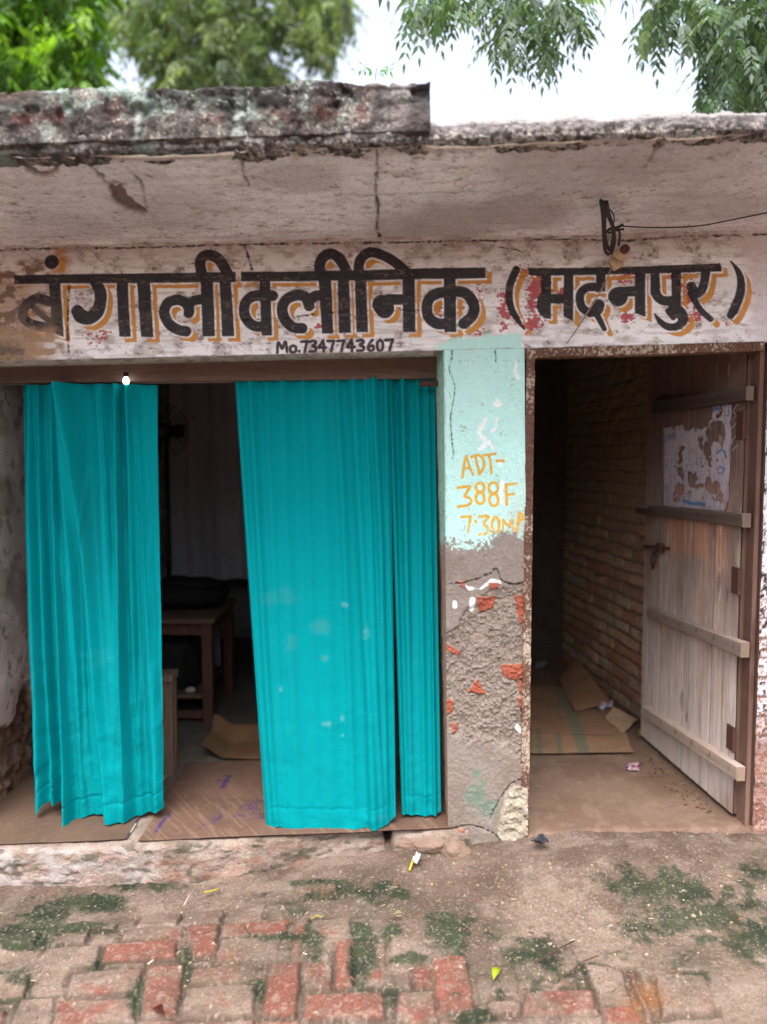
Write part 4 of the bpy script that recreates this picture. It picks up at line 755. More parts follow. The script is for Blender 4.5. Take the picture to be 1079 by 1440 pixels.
sh, zh = Dp(930, 775); sh2, zh2 = Dp(930, 799); hp_ = MB(); hp_.tube([Dw(np.float64(sh - .012), zh, .035), Dw(np.float64(sh - .022), (zh + zh2) / 2, .04), Dw(np.float64(sh - .004), zh2, .042), Dw(np.float64(sh + .02), (zh + zh2) / 2, .04), Dw(np.float64(sh + .012), zh, .035)], .006, 7); hp_.build('hasp', iron, door, True)
s1_, z1_ = Dp(912, 717); s2_, z2_ = Dp(934, 720); km = MB(); km.hexa([tuple(Dw(np.float64(s_), z, o_)) for z in (z2_ - .018, z2_ + .012) for s_, o_ in ((s1_, .068), (s2_, .068), (s2_, .062), (s1_, .062))]); km.build('latch_plate', iron, door, bevel=.002)
# chalk scribble on the stile
ckm = solid('chalk', (.5, .47, .45), .95, .2, 300, 0)
cm = MB()
for q in [[(1046, 568), (1039, 578), (1044, 584), (1038, 590)], [(1047, 591), (1036, 604)], [(1036, 604), (1037, 626)], [(1044, 612), (1037, 622)], [(1046, 626), (1038, 634)]]:
    cm.tube([Dw(np.float64(Dp(x, y)[0]), Dp(x, y)[1], .0235) for x, y in q], .0014, 5)
cm.build('chalk_mark', ckm, door)

# poster pasted on the door
POP = [(934, 602), (1003, 590), (1003, 571), (1030, 568), (1031, 590), (1029, 640), (1026, 700), (1019, 719), (933, 711)]
pc = Canvas(920, 560, 1040, 730, .5); pc.poly(POP)
TORN = Canvas(920, 560, 1040, 730, .5)
for x, y, rx, ry in [(970, 597, 8, 9), (985, 590, 14, 14), (1000, 612, 6, 14), (1010, 606, 10, 15), (1016, 612, 4, 11), (996, 632, 5, 14), (999, 650, 4, 8), (959, 640, 3, 14), (958, 665, 4, 8), (974, 674, 7, 10), (983, 683, 9, 4), (998, 682, 6, 9), (1005, 685, 8, 8), (1014, 700, 5, 6), (957, 686, 6, 9), (965, 580, 22, 9), (945, 585, 14, 10), (951, 702, 4, 4), (987, 622, 3, 10)]: TORN.ell(x, y, rx, ry)
BL = Canvas(920, 560, 1040, 730, .5)
for q, wd in [([(935, 612), (934, 710)], 1.3), ([(1005, 573), (1026, 570)], 1.5), ([(1026, 570), (1026, 584)], 1.2), ([(1004, 576), (1012, 575)], 4), ([(1010, 637), (1015, 632), (1020, 636), (1022, 644)], 2.6), ([(1010, 660), (1014, 656), (1019, 659), (1017, 666), (1010, 665)], 2.4), ([(1010, 646), (1012, 646)], 1.2), ([(1016, 646), (1018, 646)], 1.2),
    ([(938, 620), (938, 611), (942, 618), (942, 610)], 1.3), ([(944, 616), (946, 613), (945, 619)], 1.2), ([(948, 618), (948, 608)], 1.3), ([(963, 705), (975, 708), (990, 709)], 5), ([(1006, 703), (1015, 703)], 3), ([(962, 665), (962, 690)], 1)]: BL.stroke(q, wd, False)
LN = Canvas(920, 560, 1040, 730, .5)
for y in (645, 654, 663, 669, 675): LN.stroke([(962, y), (1000, y - 1)], .7, False)
for q in [[(1007, 586), (1023, 584)], [(1018, 596), (1027, 595)], [(938, 636), (946, 635)], [(938, 640), (942, 640)], [(936, 684), (944, 684)], [(936, 688), (941, 688)], [(975, 650), (975, 664)], [(986, 640), (986, 672)], [(953, 695), (968, 694)], [(953, 698), (966, 698)], [(960, 692), (960, 700)], [(1012, 682), (1017, 682)], [(1012, 692), (1018, 692)]]: LN.stroke(q, .8, False)
sA, sB = Dp(1036, 640)[0], Dp(928, 640)[0]; zA, zB = 1.20, 1.80
Sx, Zx = np.meshgrid(np.linspace(sA, sB, 260), np.linspace(zA, zB, 420), indexing='ij'); P = Dw(Sx, Zx, .0235); PXo, PYo = proj(P)
nn = (fbm(PXo / 3.2, PYo / 7, o=5, s=770, g=.62) - .5); keep = (pc.at(PXo, PYo) + nn * 4 < 0) & (TORN.at(PXo, PYo) + nn * 9 > -.3) & (fbm(PXo / 5, PYo / 9, o=4, s=771) < .78)
n2 = fbm(PXo / 3, PYo / 12, o=4, s=772); C = np.ones(P.shape) * lin(170, 160, 166, .78); C = lay(C, ss(.5, .7, n2) * .5, lin(136, 122, 120, .78)); C = lay(C, ss(.5, -.5, BL.at(PXo, PYo) + nn * 1.5) * .85, lin(52, 110, 150, .78)); C = lay(C, ss(.4, -.4, LN.at(PXo, PYo)) * .5, lin(76, 84, 110, .78))
P = P + (dn[0], dn[1], 0) * (fbm(PXo / 6, PYo / 8, o=3, s=773)[..., None] * .004)[..., :1] if False else P
off = .0235 + fbm(PXo / 6, PYo / 8, o=3, s=773) * .004
pst = empty('poster', 'torn white paper notice with blue print pasted on the open door', 'poster', tuple(Dw(np.float64((sA + sB) / 2), zA, .0235)))
grid('paper_sheet', Dw(Sx, Zx, off), M['paper'], pst, C, keep=keep)

# ================================================================ CURTAINS
def curtain(label, top, bot, ytop, ybot, folds, seed, rip=.010, stains=(), gain=1.45, fade=.45):
    tx = np.array(top, float); bx = np.array(bot, float)
    n = int(abs(top[-1][0] - top[0][0]) / 378 / .0032) + 60; m = 380
    u = np.linspace(0, 1, n); v = np.linspace(0, 1, m); U, Vv = np.meshgrid(u, v, indexing='ij')
    at_ = np.linspace(0, 1, len(tx)); 
    ub = (bx[:, 0] - bx[0, 0]) / (bx[-1, 0] - bx[0, 0])
    TX = np.interp(u, at_, tx[:, 0]); TY = np.interp(u, at_, tx[:, 1]); BX = np.interp(u, ub, bx[:, 0]); BY = np.interp(u, ub, bx[:, 1])
    ker = np.ones(5) / 5; BY = np.convolve(np.pad(BY, 2, 'edge'), ker, 'valid')
    T0 = W(TX, TY, ytop); yb = ybot if not callable(ybot) else ybot(u); B0 = W(BX, BY, yb)
    P = T0[:, None] * (1 - Vv[..., None]) + B0[:, None] * Vv[..., None]
    P[..., 1] += -.012 * np.sin(Vv * math.pi) 
    d = np.zeros(U.shape); slope = np.zeros(U.shape)
    for ut, ub_, wd, amp, a0, a1 in folds:          # fold crest: u at top, u at bottom, width, depth, strength at top and bottom
        c = ut + (ub_ - ut) * Vv + (noise(Vv * 3, ut * 50, s=seed) - .5) * .012; a = amp * (a0 + (a1 - a0) * Vv) * (.75 + .5 * noise(Vv * 2.5, ut * 31, s=seed + 2))
        d += a * np.exp(-((U - c) / wd) ** 2)
    L_ = abs(bot[-1][0] - bot[0][0]) / 378
    wp = U + (fbm(U * 4, Vv * 1.6, o=4, s=seed + 3) - .5) * .26
    d += rip * (fbm(wp * L_ * 8, Vv * .9, o=3, s=seed + 5) - .5) * 2 * (1.0 - fade * Vv)
    d += rip * .22 * (fbm(wp * L_ * 55, Vv * 1.5, o=2, s=seed + 6) - .5) * 2 * (1.15 - (fade + .1) * Vv)
    d += .0035 * (fbm(U * L_ * 9, Vv * 16, o=4, s=seed + 7) - .5) * 2 * ss(.3, 1, Vv)
    d += .006 / gain * (fbm(U * L_ * 22, Vv * 40, o=3, s=seed + 8) - .5) * ss(.93, .97, Vv)          # puckered hem
    hem = np.exp(-((Vv - .957) / .0022) ** 2); d -= hem * .0012
    d *= gain; d -= d.mean(); P[..., 1] -= d; P[..., 0] += d * .35 * (noise(U * 9, Vv * 2, s=seed + 9) - .5)
    PXc, PYc = proj(P); n1 = fbm(U * 9 * L_, Vv * 10, o=4, s=seed + 10); n2 = fbm(U * 50 * L_, Vv * 70, o=4, s=seed + 11)
    C = np.ones(P.shape) * np.array((.0, .238, .262)); C = lay(C, ss(.45, .7, n1) * .22, (.0, .262, .285)); C = lay(C, ss(.55, .75, fbm(U * 30 * L_, Vv * 3, o=3, s=seed + 12)) * .15, (.01, .215, .245)); C = lay(C, hem * .5, (.0, .20, .23))
    for x, y, rx, ry, s_, col in stains: C = lay(C, s_ * ss(1.2, .3, np.hypot((PXc - x) / rx, (PYc - y) / ry) + (n2 - .5) * 1.6), col)
    c0 = P[n // 2, 0]
    cu = empty('curtain', label, 'curtain', tuple(c0), 'turquoise curtains of the clinic opening')
    grid('cloth', P, M['cloth'], cu, C)
    return cu
tan_ = (.06, .235, .23); wht = (.10, .33, .35)
curtain('narrow turquoise curtain at the left, hanging alone beside the dark gap', [(27, 541), (120, 540), (216, 540)],
    [(48, 1141), (52, 1146), (58, 1134), (76, 1131), (88, 1131), (94, 1148), (98, 1156), (130, 1150), (165, 1151), (192, 1152), (210, 1147), (230, 1136)], .195,
    lambda u: .065 - .02 * ss(.2, .35, u) + .01 * ss(.8, 1, u),
    [(.06, .04, .035, .020, .6, .8), (.13, .15, .025, .018, .4, 1.0), (.24, .27, .03, .026, .3, 1.2), (.34, .36, .05, .020, 1, .4), (.38, .60, .045, .026, 1.0, .6), (.62, .66, .07, .022, .6, .8), (.72, .73, .03, .024, 1, .6), (.80, .80, .035, .02, .9, .3), (.86, .95, .06, .022, .5, 1.0)], 810, .011,
    [(140, 925, 26, 18, .25, (.02, .31, .335))], 3.4)
curtain('widest turquoise curtain in the middle, its lower front marked with pale stains', [(331, 536), (440, 533), (549, 531)],
    [(374, 1163), (376, 1168), (382, 1163), (400, 1166), (450, 1168), (500, 1167), (530, 1164), (548, 1156), (557, 1146)], .215,
    lambda u: .01 - .045 * ss(.0, .1, u) * ss(1.0, .8, u),
    [(.02, .02, .02, .014, .5, 1.0), (.10, .07, .03, .014, 1, .6), (.20, .15, .03, .012, 1, .3), (.30, .24, .04, .014, .9, .3), (.44, .40, .035, .011, 1, .2), (.56, .52, .045, .013, .9, .2), (.66, .68, .03, .014, 1, .3), (.76, .84, .04, .026, .8, .9), (.845, .89, .025, .022, 1, .5), (.90, .94, .03, .03, 1, .6), (.97, .99, .02, .018, .9, .6)], 830, .0042,
    [(452, 881, 14, 12, .35, tan_), (517, 888, 6, 12, .5, wht), (463, 1018, 8, 5, .6, wht), (482, 1010, 4, 6, .55, wht), (410, 905, 12, 16, .22, tan_), (458, 926, 6, 5, .5, tan_), (400, 840, 30, 14, .18, tan_), (482, 1034, 3, 4, .5, wht), (406, 1024, 4, 6, .3, (.02, .25, .28)), (485, 850, 6, 4, .5, wht), (540, 1150, 14, 6, .4, (.02, .22, .25)), (395, 968, 3, 5, .4, wht)], 1.7, .9)
curtain('narrow turquoise curtain squeezed against the painted pillar', [(545.5, 532), (580, 531), (611, 531)],
    [(565, 1144), (579, 1146), (600, 1148), (613, 1146), (620, 1142)], .225, .055,
    [(.06, .05, .06, .022, .9, .4), (.30, .25, .08, .024, 1, .3), (.62, .60, .08, .018, .8, .3), (.85, .85, .05, .014, .5, .8)], 850, .0065, (), 1.7, .85)
wire_m = solid('dark_cable', (.035, .028, .028), .7, .3, 80, .3, 120, .001)
r0 = W(-30, 541, .24); r1 = W(612, 532, .24)
cw = MB(); cw.tube([r0, (r0 + r1) / 2 - np.array((0, 0, .003)), r1], .0022, 6); tag(cw.build('curtain_wire', solid('steel_wire', (.3, .28, .27), .5), None, True), 'thin wire strung under the brown lintel that carries the curtains', 'wire')
bt = MB(); a = W(592, 540, .16); b = W(616, 539, .16); bt.tube([a, b], .011, 10); bt.tube([a - np.array((.006, 0, 0)), a], [.006, .013], 10); tag(bt.build('curtain_hook', iron, None, True, .001), 'stubby rusty iron peg beside the pillar top', 'peg')
# the small lit bulb above the left curtain
p = W(177.5, 536, .165); bu = empty('indicator_bulb', 'tiny glowing white bulb on the lintel above the left curtain', 'bulb', tuple(p))
m_, N_, L_, B_ = _mat('glowing_bulb'); B_.inputs['Emission Color'].default_value = (1, .98, .95, 1); B_.inputs['Emission Strength'].default_value = 2.2; B_.inputs['Base Color'].default_value = (.9, .9, .9, 1)
lb_ = MB(); lb_.lathe([(.001, -.013), (.008, -.011), (.0125, -.003), (.0125, .003), (.008, .012), (.006, .018)], 16, tuple(p)); lb_.build('glass', m_, bu, True)
sk = MB(); sk.lathe([(.008, .016), (.010, .018), (.010, .034), (.001, .035)], 14, tuple(p)); sk.build('socket', wire_m, bu, True)

# ================================================================ INSIDE THE CLINIC
def wood_solid(name, c, st=(3, 3, .3)): return solid(name, tuple(c), .75, .35, 30, .4, 40, .003, stretch=st)
def pr_hex(m, x0, x1, y0, y1, z0, z1): m.box(x0, x1, y0, y1, z0, z1)
tabw = wood_solid('table_top_wood', lin(120, 100, 86, 1.3), (.4, 3, 3)); redw = wood_solid('reddish_table_wood', lin(114, 80, 68, 1.4))
TX1, TX0, TY0, TY1, TZ = -.915, -1.50, 1.18, 1.80, .655
tb = empty('wooden_table', 'dark wooden table with reddish legs and a low shelf inside the clinic', 'table', ((TX0 + TX1) / 2, (TY0 + TY1) / 2, FLOOR))
m = MB(); m.box(TX0, TX1 + .02, TY0 - .02, TY1, TZ - .028, TZ); m.build('table_top', tabw, tb, bevel=.004)
m = MB(); m.box(TX0 + .05, TX1 - .05, TY0 + .03, TY0 + .055, TZ - .10, TZ - .03); m.box(TX1 - .05, TX1 - .03, TY0 + .05, TY1 - .05, TZ - .10, TZ - .03); m.build('apron', redw, tb, bevel=.003)
for x in (TX0 + .01, TX1 - .055):
    for y in (TY0 + .005, TY1 - .07):
        m = MB(); m.box(x, x + .055, y, y + .055, FLOOR, TZ - .03); m.build('leg', redw, tb, bevel=.004)
m = MB(); m.box(TX0 + .07, TX1 - .06, TY0 + .01, TY1 - .02, .215, .238); m.build('shelf', tabw, tb, bevel=.003)
m = MB(); m.box(TX0 + .07, TX1 - .06, TY0 + .015, TY0 + .045, .105, .145); m.build('stretcher', redw, tb, bevel=.003)
bn = empty('wooden_bench', 'pale wooden bench standing just behind the left curtain', 'bench', (-1.15, .60, FLOOR)); pw = wood_solid('pale_bench_wood', lin(150, 126, 106, 1.6))
bx1 = W(243, 1000, .49)[0]; m = MB(); m.box(-1.45, bx1 + .006, .47, .575, .515, .548); m.build('seat', pw, bn, bevel=.004)
for x in (-1.42, bx1 - .055):
    for y in (.485, .532):
        m = MB(); m.box(x, x + .055, y, y + .035, FLOOR, .515); m.build('leg', pw, bn, bevel=.004)
m = MB(); m.box(-1.36, bx1 - .06, .49, .51, .44, .51); m.build('apron', pw, bn, bevel=.003)
blk = solid('black_bag_cloth', (.012, .012, .014), .8, .3, 30, .4, 60, .003)
def lumpy(name, label, cat, c, r, mat, seed, flat=.0, amp=.3, grp=None):
    n = 34; th, phi = np.meshgrid(np.linspace(0, math.pi, n), np.linspace(0, 2 * math.pi, 2 * n), indexing='ij'); D = np.stack([np.sin(th) * np.cos(phi), np.sin(th) * np.sin(phi), np.cos(th)], -1)
    D2 = np.sign(D) * np.abs(D) ** .7; f = fbm(D[..., 0] * 1.7 + 9, D[..., 1] * 1.7 + 9, D[..., 2] * 1.7 + 9, o=4, s=seed); P = np.array(c) + D2 * np.array(r) * (1 + (f[..., None] - .5) * 2 * amp); P[..., 2] = np.maximum(P[..., 2], flat)
    e = empty(name, label, cat, (c[0], c[1], flat), grp); grid('bag_body', P, mat, e); h = MB()
    h.tube([(c[0] - r[0] * .4, c[1] - r[1] * .3, c[2] + r[2] * .8), (c[0] - r[0] * .2, c[1] - r[1] * .5, c[2] + r[2] * 1.25), (c[0] + r[0] * .2, c[1] - r[1] * .5, c[2] + r[2] * 1.22), (c[0] + r[0] * .4, c[1] - r[1] * .3, c[2] + r[2] * .8)], .010, 7); h.build('strap', mat, e, True); return e
lumpy('cloth_bag', 'limp black bag lying on top of the dark table', 'bag', (-1.16, 1.50, .735), (.26, .17, .085), blk, 900, TZ + .002)
lumpy('cloth_bag', 'round black bag on the low shelf under the table', 'bag', (-1.19, 1.36, .375), (.17, .12, .155), blk, 905, .241)
m = MB(); m.box(-1.48, -.99, 1.74, 1.765, .242, .60); tag(m.build('backing_board', solid('blue_grey_board', tuple(lin(120, 128, 142, .8)), .7), None, bevel=.003), 'pale blue grey board leaning at the back of the table shelf', 'board')
jar = MB(); p = W(268, 959, 1.24); jar.lathe([(.001, .241), (.026, .241), (.028, .252), (.020, .262), (.001, .263)], 16, (p[0], 1.24, 0)); tag(jar.build('tin_lid', solid('tin', (.5, .5, .5), .35), None, True), 'small shiny tin lid lying on the table shelf', 'tin')
# pedestal fan
fan_m = solid('dark_fan_paint', (.02, .02, .022), .5); fc = W(229, 606, 1.95); fn = empty('pedestal_fan', 'dark pedestal fan standing behind the table', 'fan', (fc[0], 2.02, FLOOR))
m = MB()
for rr in (.17, .14, .11, .08): m.tube([(fc[0] + rr * math.cos(t), 1.90 + .02 * (rr < .12), fc[2] + rr * math.sin(t)) for t in np.linspace(0, 2 * math.pi, 30)], .0025, 5, caps=False)
for t in np.linspace(0, 2 * math.pi, 24, endpoint=False): m.tube([(fc[0] + .04 * math.cos(t), 1.90, fc[2] + .04 * math.sin(t)), (fc[0] + .17 * math.cos(t), 1.91, fc[2] + .17 * math.sin(t)), (fc[0] + .16 * math.cos(t), 1.98, fc[2] + .16 * math.sin(t))], .0018, 4)
m.build('cage', fan_m, fn, True)
for k_ in range(3):
    t0 = k_ * 2.094; ring = np.linspace(0, 1, 9); V = []; 
    for r_ in ring:
        wd = .95 * math.sin(.35 + r_ * 2.2); 
        for sgn in (-1, 0, 1): V.append((fc[0] + (.02 + .12 * r_) * math.cos(t0 + sgn * wd * .5), 1.945 + sgn * .015, fc[2] + (.02 + .12 * r_) * math.sin(t0 + sgn * wd * .5)))
    bl_ = mesh('blade', V, gridfaces(9, 3), fan_m, fn)
    so = bl_.modifiers.new('thick', 'SOLIDIFY'); so.thickness = .003
m = MB(); m.tube([(fc[0], 1.888, fc[2]), (fc[0], 1.90, fc[2]), (fc[0], 1.92, fc[2])], [.030, .036, .034], 18); m.build('hub', solid('pale_fan_badge', (.12, .115, .105), .5), fn, True)
m = MB(); m.tube([(fc[0], 1.96, fc[2]), (fc[0], 2.0, fc[2]), (fc[0], 2.06, fc[2])], [.05, .055, .035], 16); m.build('motor', fan_m, fn, True)
m = MB(); m.tube([(fc[0], 2.02, FLOOR + .02), (fc[0], 2.02, fc[2] - .04)], .014, 10); m.build('pole', fan_m, fn, True)
m = MB(); m.lathe([(.001, FLOOR + .03), (.05, FLOOR + .03), (.17, FLOOR + .012), (.18, FLOOR + .003), (.001, FLOOR + .003)], 24, (fc[0], 2.02, 0)); m.build('base', fan_m, fn, True)
# dark back curtain
us = np.linspace(-1.54, .44, 420); zs = np.linspace(.62, 2.25, 60); X, Z = np.meshgrid(us, zs, indexing='ij')
Yc = 2.75 + .035 * np.sin(X * 34 + 2.4 * noise(X * 3, Z * .6, s=920)) + .012 * (fbm(X * 30, Z * 1.5, o=3, s=921) - .5) * 2
m_ = solid('grey_back_cloth', tuple(lin(190, 190, 194, .8)), .9, .1, 20, .1, 200, .001)
cu = empty('partition_curtain', 'dim grey pleated curtain closing off the back of the clinic', 'curtain', (-.5, 2.75, 2.25)); grid('cloth', np.stack([X, Yc, Z], -1), m_, cu)
m = MB(); m.tube([(-1.55, 2.75, 2.255), (.45, 2.75, 2.255)], .008, 8); m.build('rail', fan_m, cu, True)
# cardboard on the clinic floor
def sheet(name, label, cat, corners, z, colf, seed, thick=.004, group=None, curl=None, nn=90, wave=.006, notch=.012, mat='card', world=False):
    """a flat sheet of board: four pixel corners on the floor plane, ragged edge, real thickness"""
    c = [np.array(q, float) if world else G(q[0], q[1], z) for q in corners]
    u, v = np.meshgrid(np.linspace(0, 1, nn), np.linspace(0, 1, nn), indexing='ij'); ue = u + (fbm(v * 7, u * 2, o=3, s=seed) - .5) * notch * np.abs(u - .5) * 2; ve = v + (fbm(u * 7, v * 2, o=3, s=seed + 1) - .5) * notch * np.abs(v - .5) * 2
    P = (c[0] * ((1 - ue) * (1 - ve))[..., None] + c[1] * (ue * (1 - ve))[..., None] + c[2] * (ue * ve)[..., None] + c[3] * ((1 - ue) * ve)[..., None])
    P[..., 2] += fbm(u * 3, v * 3, o=3, s=seed + 2) * wave + (fbm(u * 12, v * 12, o=2, s=seed + 3) - .5) * wave * .3
    if curl: P = curl(P, u, v)
    o0 = P.reshape(-1, 3).mean(0); C = colf(P, u, v)
    e = empty(name, label, cat, tuple(o0), group); g_ = grid('board', P, M[mat], e, C); so = g_.modifiers.new('thick', 'SOLIDIFY'); so.thickness = thick; so.offset = 1
    return e
def cardcol(base, seed, prints=None, k=1.0):
    def f(P, u, v):
        n1 = fbm(P[..., 0] * 9, P[..., 1] * 9, o=4, s=seed); n2 = fbm(P[..., 0] * 50, P[..., 1] * 50, o=4, s=seed + 1); c = np.ones(P.shape) * lin(*base, k); c = lay(c, ss(.45, .65, n1) * .5, lin(*base, k) * .72); c = lay(c, ss(.6, .72, n2) * .4, lin(*base, k) * 1.3)
        if prints:
            X_, Y_ = proj(P); c = prints(c, X_, Y_, n2)
        return c
    return f
PR = Canvas(120, 1040, 400, 1200, .5)
for q in [[(320, 1091), (327, 1091), (316, 1110), (309, 1109)]]: PR.poly(q)
PR.stroke([(303, 1101), (311, 1098)], 2, False); PR.stroke([(303, 1097), (308, 1095)], 1.5, False)
for i in range(8):
    x = 326 + i * 6; PR.stroke([(x, 1156 - i * .6), (x + 18, 1130 - i)], 1.0, False)
for i in range(3): PR.stroke([(298 + i * 3, 1160 + i), (310 + i * 3, 1136 + i)], .8, False)
PR.stroke([(219, 1170), (238, 1146)], 4.2, False)
for i in range(3): PR.stroke([(276 + i * 6, 1164 + i * 2), (296 + i * 2, 1160 + i * 3)], .9, False)
def prints(c, X_, Y_, n2):
    c = lay(c, ss(.6, -.6, PR.at(X_, Y_) + (n2 - .5) * 4) * .75, lin(52, 44, 96, 1)); c = lay(c, ss(1.2, .2, np.abs(Y_ - (1126 + (X_ - 230) * .004))) * .35, lin(70, 50, 40, 1))
    scr = ss(.62, .67, fbm((X_ + Y_) / 50, (X_ - Y_) / 5, o=4, s=955)) * ss(1100, 1130, Y_); c = lay(c, scr * .12, lin(196, 164, 140, 1)); return c
sheet('cardboard_sheet', 'large brown cardboard sheet with blue print between the curtains', 'cardboard', [(196, 1184), (640, 1166), (560, 1066), (262, 1074)], FLOOR + .008, cardcol((150, 116, 98), 950, prints, 2.3), 951, group='cardboard pieces on the clinic floor', nn=260)
def white_edge(c, X_, Y_, n2):
    d = X_ - (176 + (1182 - Y_) * .62); c = lay(c, ss(2.5, 1.5, np.abs(d - 3)) * .8, lin(214, 206, 200, 1)); 
    txt = ss(3.6, 2.8, np.abs(d - 2)) * ((np.abs(Y_ - 1177) < 5) | (np.abs(Y_ - 1153) < 6)) * (n2 > .42); return lay(c, txt * .85, lin(46, 38, 70, 1))
sheet('cardboard_sheet', 'brown cardboard with a white printed edge lying below the left curtain', 'cardboard', [(-60, 1192), (178, 1182), (236, 1090), (-10, 1092)], FLOOR + .006, cardcol((140, 112, 94), 960, white_edge, 2.3), 961, group='cardboard pieces on the clinic floor', nn=240)
def curl_f(P, u, v):
    P[..., 2] += .06 * ss(.25, 0, u) ** 1.0 + .07 * ss(.55, 1.0, v); P[..., 1] -= .05 * ss(.6, 1, v); return P
sheet('cardboard_sheet', 'curled tan cardboard piece with a raised rim beside the table', 'cardboard', [(282, 1066), (420, 1070), (420, 1030), (306, 1036)], FLOOR + .014, cardcol((176, 134, 100), 970, None, 2.9), 971, group='cardboard pieces on the clinic floor', curl=curl_f, wave=.004)

# ================================================================ IN THE PASSAGE
TP = Canvas(700, 920, 930, 1080)
TP.stroke([(780, 960), (806, 1008), (822, 1060)], 16, False)
for q, wd in [([(757, 1028), (759, 1062)], 8), ([(784, 1034), (788, 1062)], 7), ([(775, 985), (790, 1016)], 4), ([(745, 1012), (748, 1064)], 5)]: TP.stroke(q, wd, False)
def tape(c, X_, Y_, n2): return lay(c, ss(1, -1, TP.at(X_, Y_) + (n2 - .5) * 3) * .75, lin(104, 112, 92, 1.0))
pg = 'cardboard pieces on the passage floor'
sheet('cardboard_sheet', 'flat brown cardboard with green tape nearest the passage doorway', 'cardboard', [(690, 1061), (891, 1059), (880, 1031), (690, 1026)], FLOOR + .012, cardcol((172, 136, 108), 980, tape, 1.35), 981, group=pg, nn=150)
sheet('cardboard_sheet', 'wide brown cardboard lying under the bent flap in the passage', 'cardboard', [(690, 1030), (877, 1034), (850, 968), (690, 968)], FLOOR + .020, cardcol((164, 126, 98), 985, tape, 1.35), 986, group=pg, nn=150)
a = G(876, 1033, FLOOR + .022); b = G(897, 1013, FLOOR + .03); c_ = G(862, 996, FLOOR + .07); d_ = G(850, 1012, FLOOR + .03)
sheet('cardboard_sheet', 'small torn cardboard corner against the foot of the brick wall', 'cardboard', [a, b, c_, d_], 0, cardcol((176, 146, 118), 990, None, 1.15), 991, group=pg, world=True, nn=40, wave=.008, notch=.05)
a = G(808.5, 1001.5, FLOOR + .035); b = G(859, 989, FLOOR + .05); yb_ = 2.12; c_ = W(811, 926, yb_); d_ = W(786, 955, 2.0)
sheet('cardboard_flap', 'stiff tan cardboard flap standing tilted against the brick wall', 'cardboard', [a, b, c_, d_], 0, cardcol((168, 128, 98), 995, None, 1.15), 996, group=pg, world=True, nn=60, wave=.006, notch=.01)
sheet('crumpled_paper', 'crumpled pale blue paper under the tilted cardboard flap', 'paper', [(842, 1000), (860, 999), (862, 990), (846, 991)], FLOOR + .03, lambda P, u, v: np.ones(P.shape) * lin(186, 190, 214, 1.0), 998, thick=.001, nn=20, wave=.03, mat='paper')
sheet('plastic_scrap', 'pale plastic scrap far back on the dark passage floor', 'plastic scrap', [(752, 942), (766, 940), (772, 932), (756, 934)], FLOOR + .01, lambda P, u, v: np.ones(P.shape) * lin(150, 150, 160, 1.0), 999, thick=.001, nn=20, wave=.03, mat='paper')

# ================================================================ LITTER
def wrapper(name, label, cat, corners, z, colf, seed, wave=.012, thick=.0008, nn=34, notch=.05):
    return sheet(name, label, cat, corners, z, colf, seed, thick, None, None, nn, wave, notch, 'paper')
def candy(P, u, v):
    c = np.ones(P.shape) * lin(230, 190, 196, 1.5); c = lay(c, (u < .22) * 1., lin(40, 60, 140, 1.5)); c = lay(c, (np.abs(v - .5) < .09) * 1., lin(70, 50, 120, 1.5)); c = lay(c, (noise(u * 7, v * 5, s=1001) > .62) * 1., lin(214, 80, 90, 1.5)); return lay(c, (noise(u * 8, v * 8, s=1002) > .72) * 1., lin(240, 236, 236, 1.5))
zf = .078
wrapper('sweet_wrapper', 'pink and blue sweet wrapper lying on the passage floor', 'wrapper', [(880, 1084), (899, 1085), (898, 1075), (881, 1074)], zf + .006, candy, 1003)
wrapper('sweet_wrapper', 'small yellow wrapper by the foot of the open door', 'wrapper', [(899, 1036), (906, 1037), (904, 1028), (898, 1028)], zf + .012, lambda P, u, v: lay(np.ones(P.shape) * lin(226, 206, 40, 1.5), (v < .35) * (u > .5) * 1., lin(220, 170, 180, 1.5)), 1005, wave=.02)
gz = lambda px_, py_: float(ground_h(*G(px_, py_, .02)[:2])) + .012
wrapper('paper_scrap', 'white scrap of paper stuck by the broken end of the step', 'paper', [(580, 1214), (588, 1218), (592, 1206), (586, 1203)], gz(586, 1210) + .004, lambda P, u, v: np.ones(P.shape) * lin(228, 230, 240, 1.5), 1006, wave=.02)
m = MB(); m.tube([G(576, 1224, gz(576, 1224)), G(582, 1206, gz(582, 1206) + .012)], .0045, 6); tag(m.build('straw', solid('yellow_plastic', tuple(lin(226, 190, 50, 1.5)), .5), None, True), 'short yellow straw beside the white paper scrap', 'straw')
wrapper('plastic_scrap', 'dark grey plastic scrap at the foot of the rusty door post', 'plastic scrap', [(747, 1190), (772, 1193), (768, 1183), (758, 1181)], gz(760, 1188) + .004, lambda P, u, v: np.ones(P.shape) * lin(70, 70, 80, 1.9), 1007, wave=.03, notch=.2)
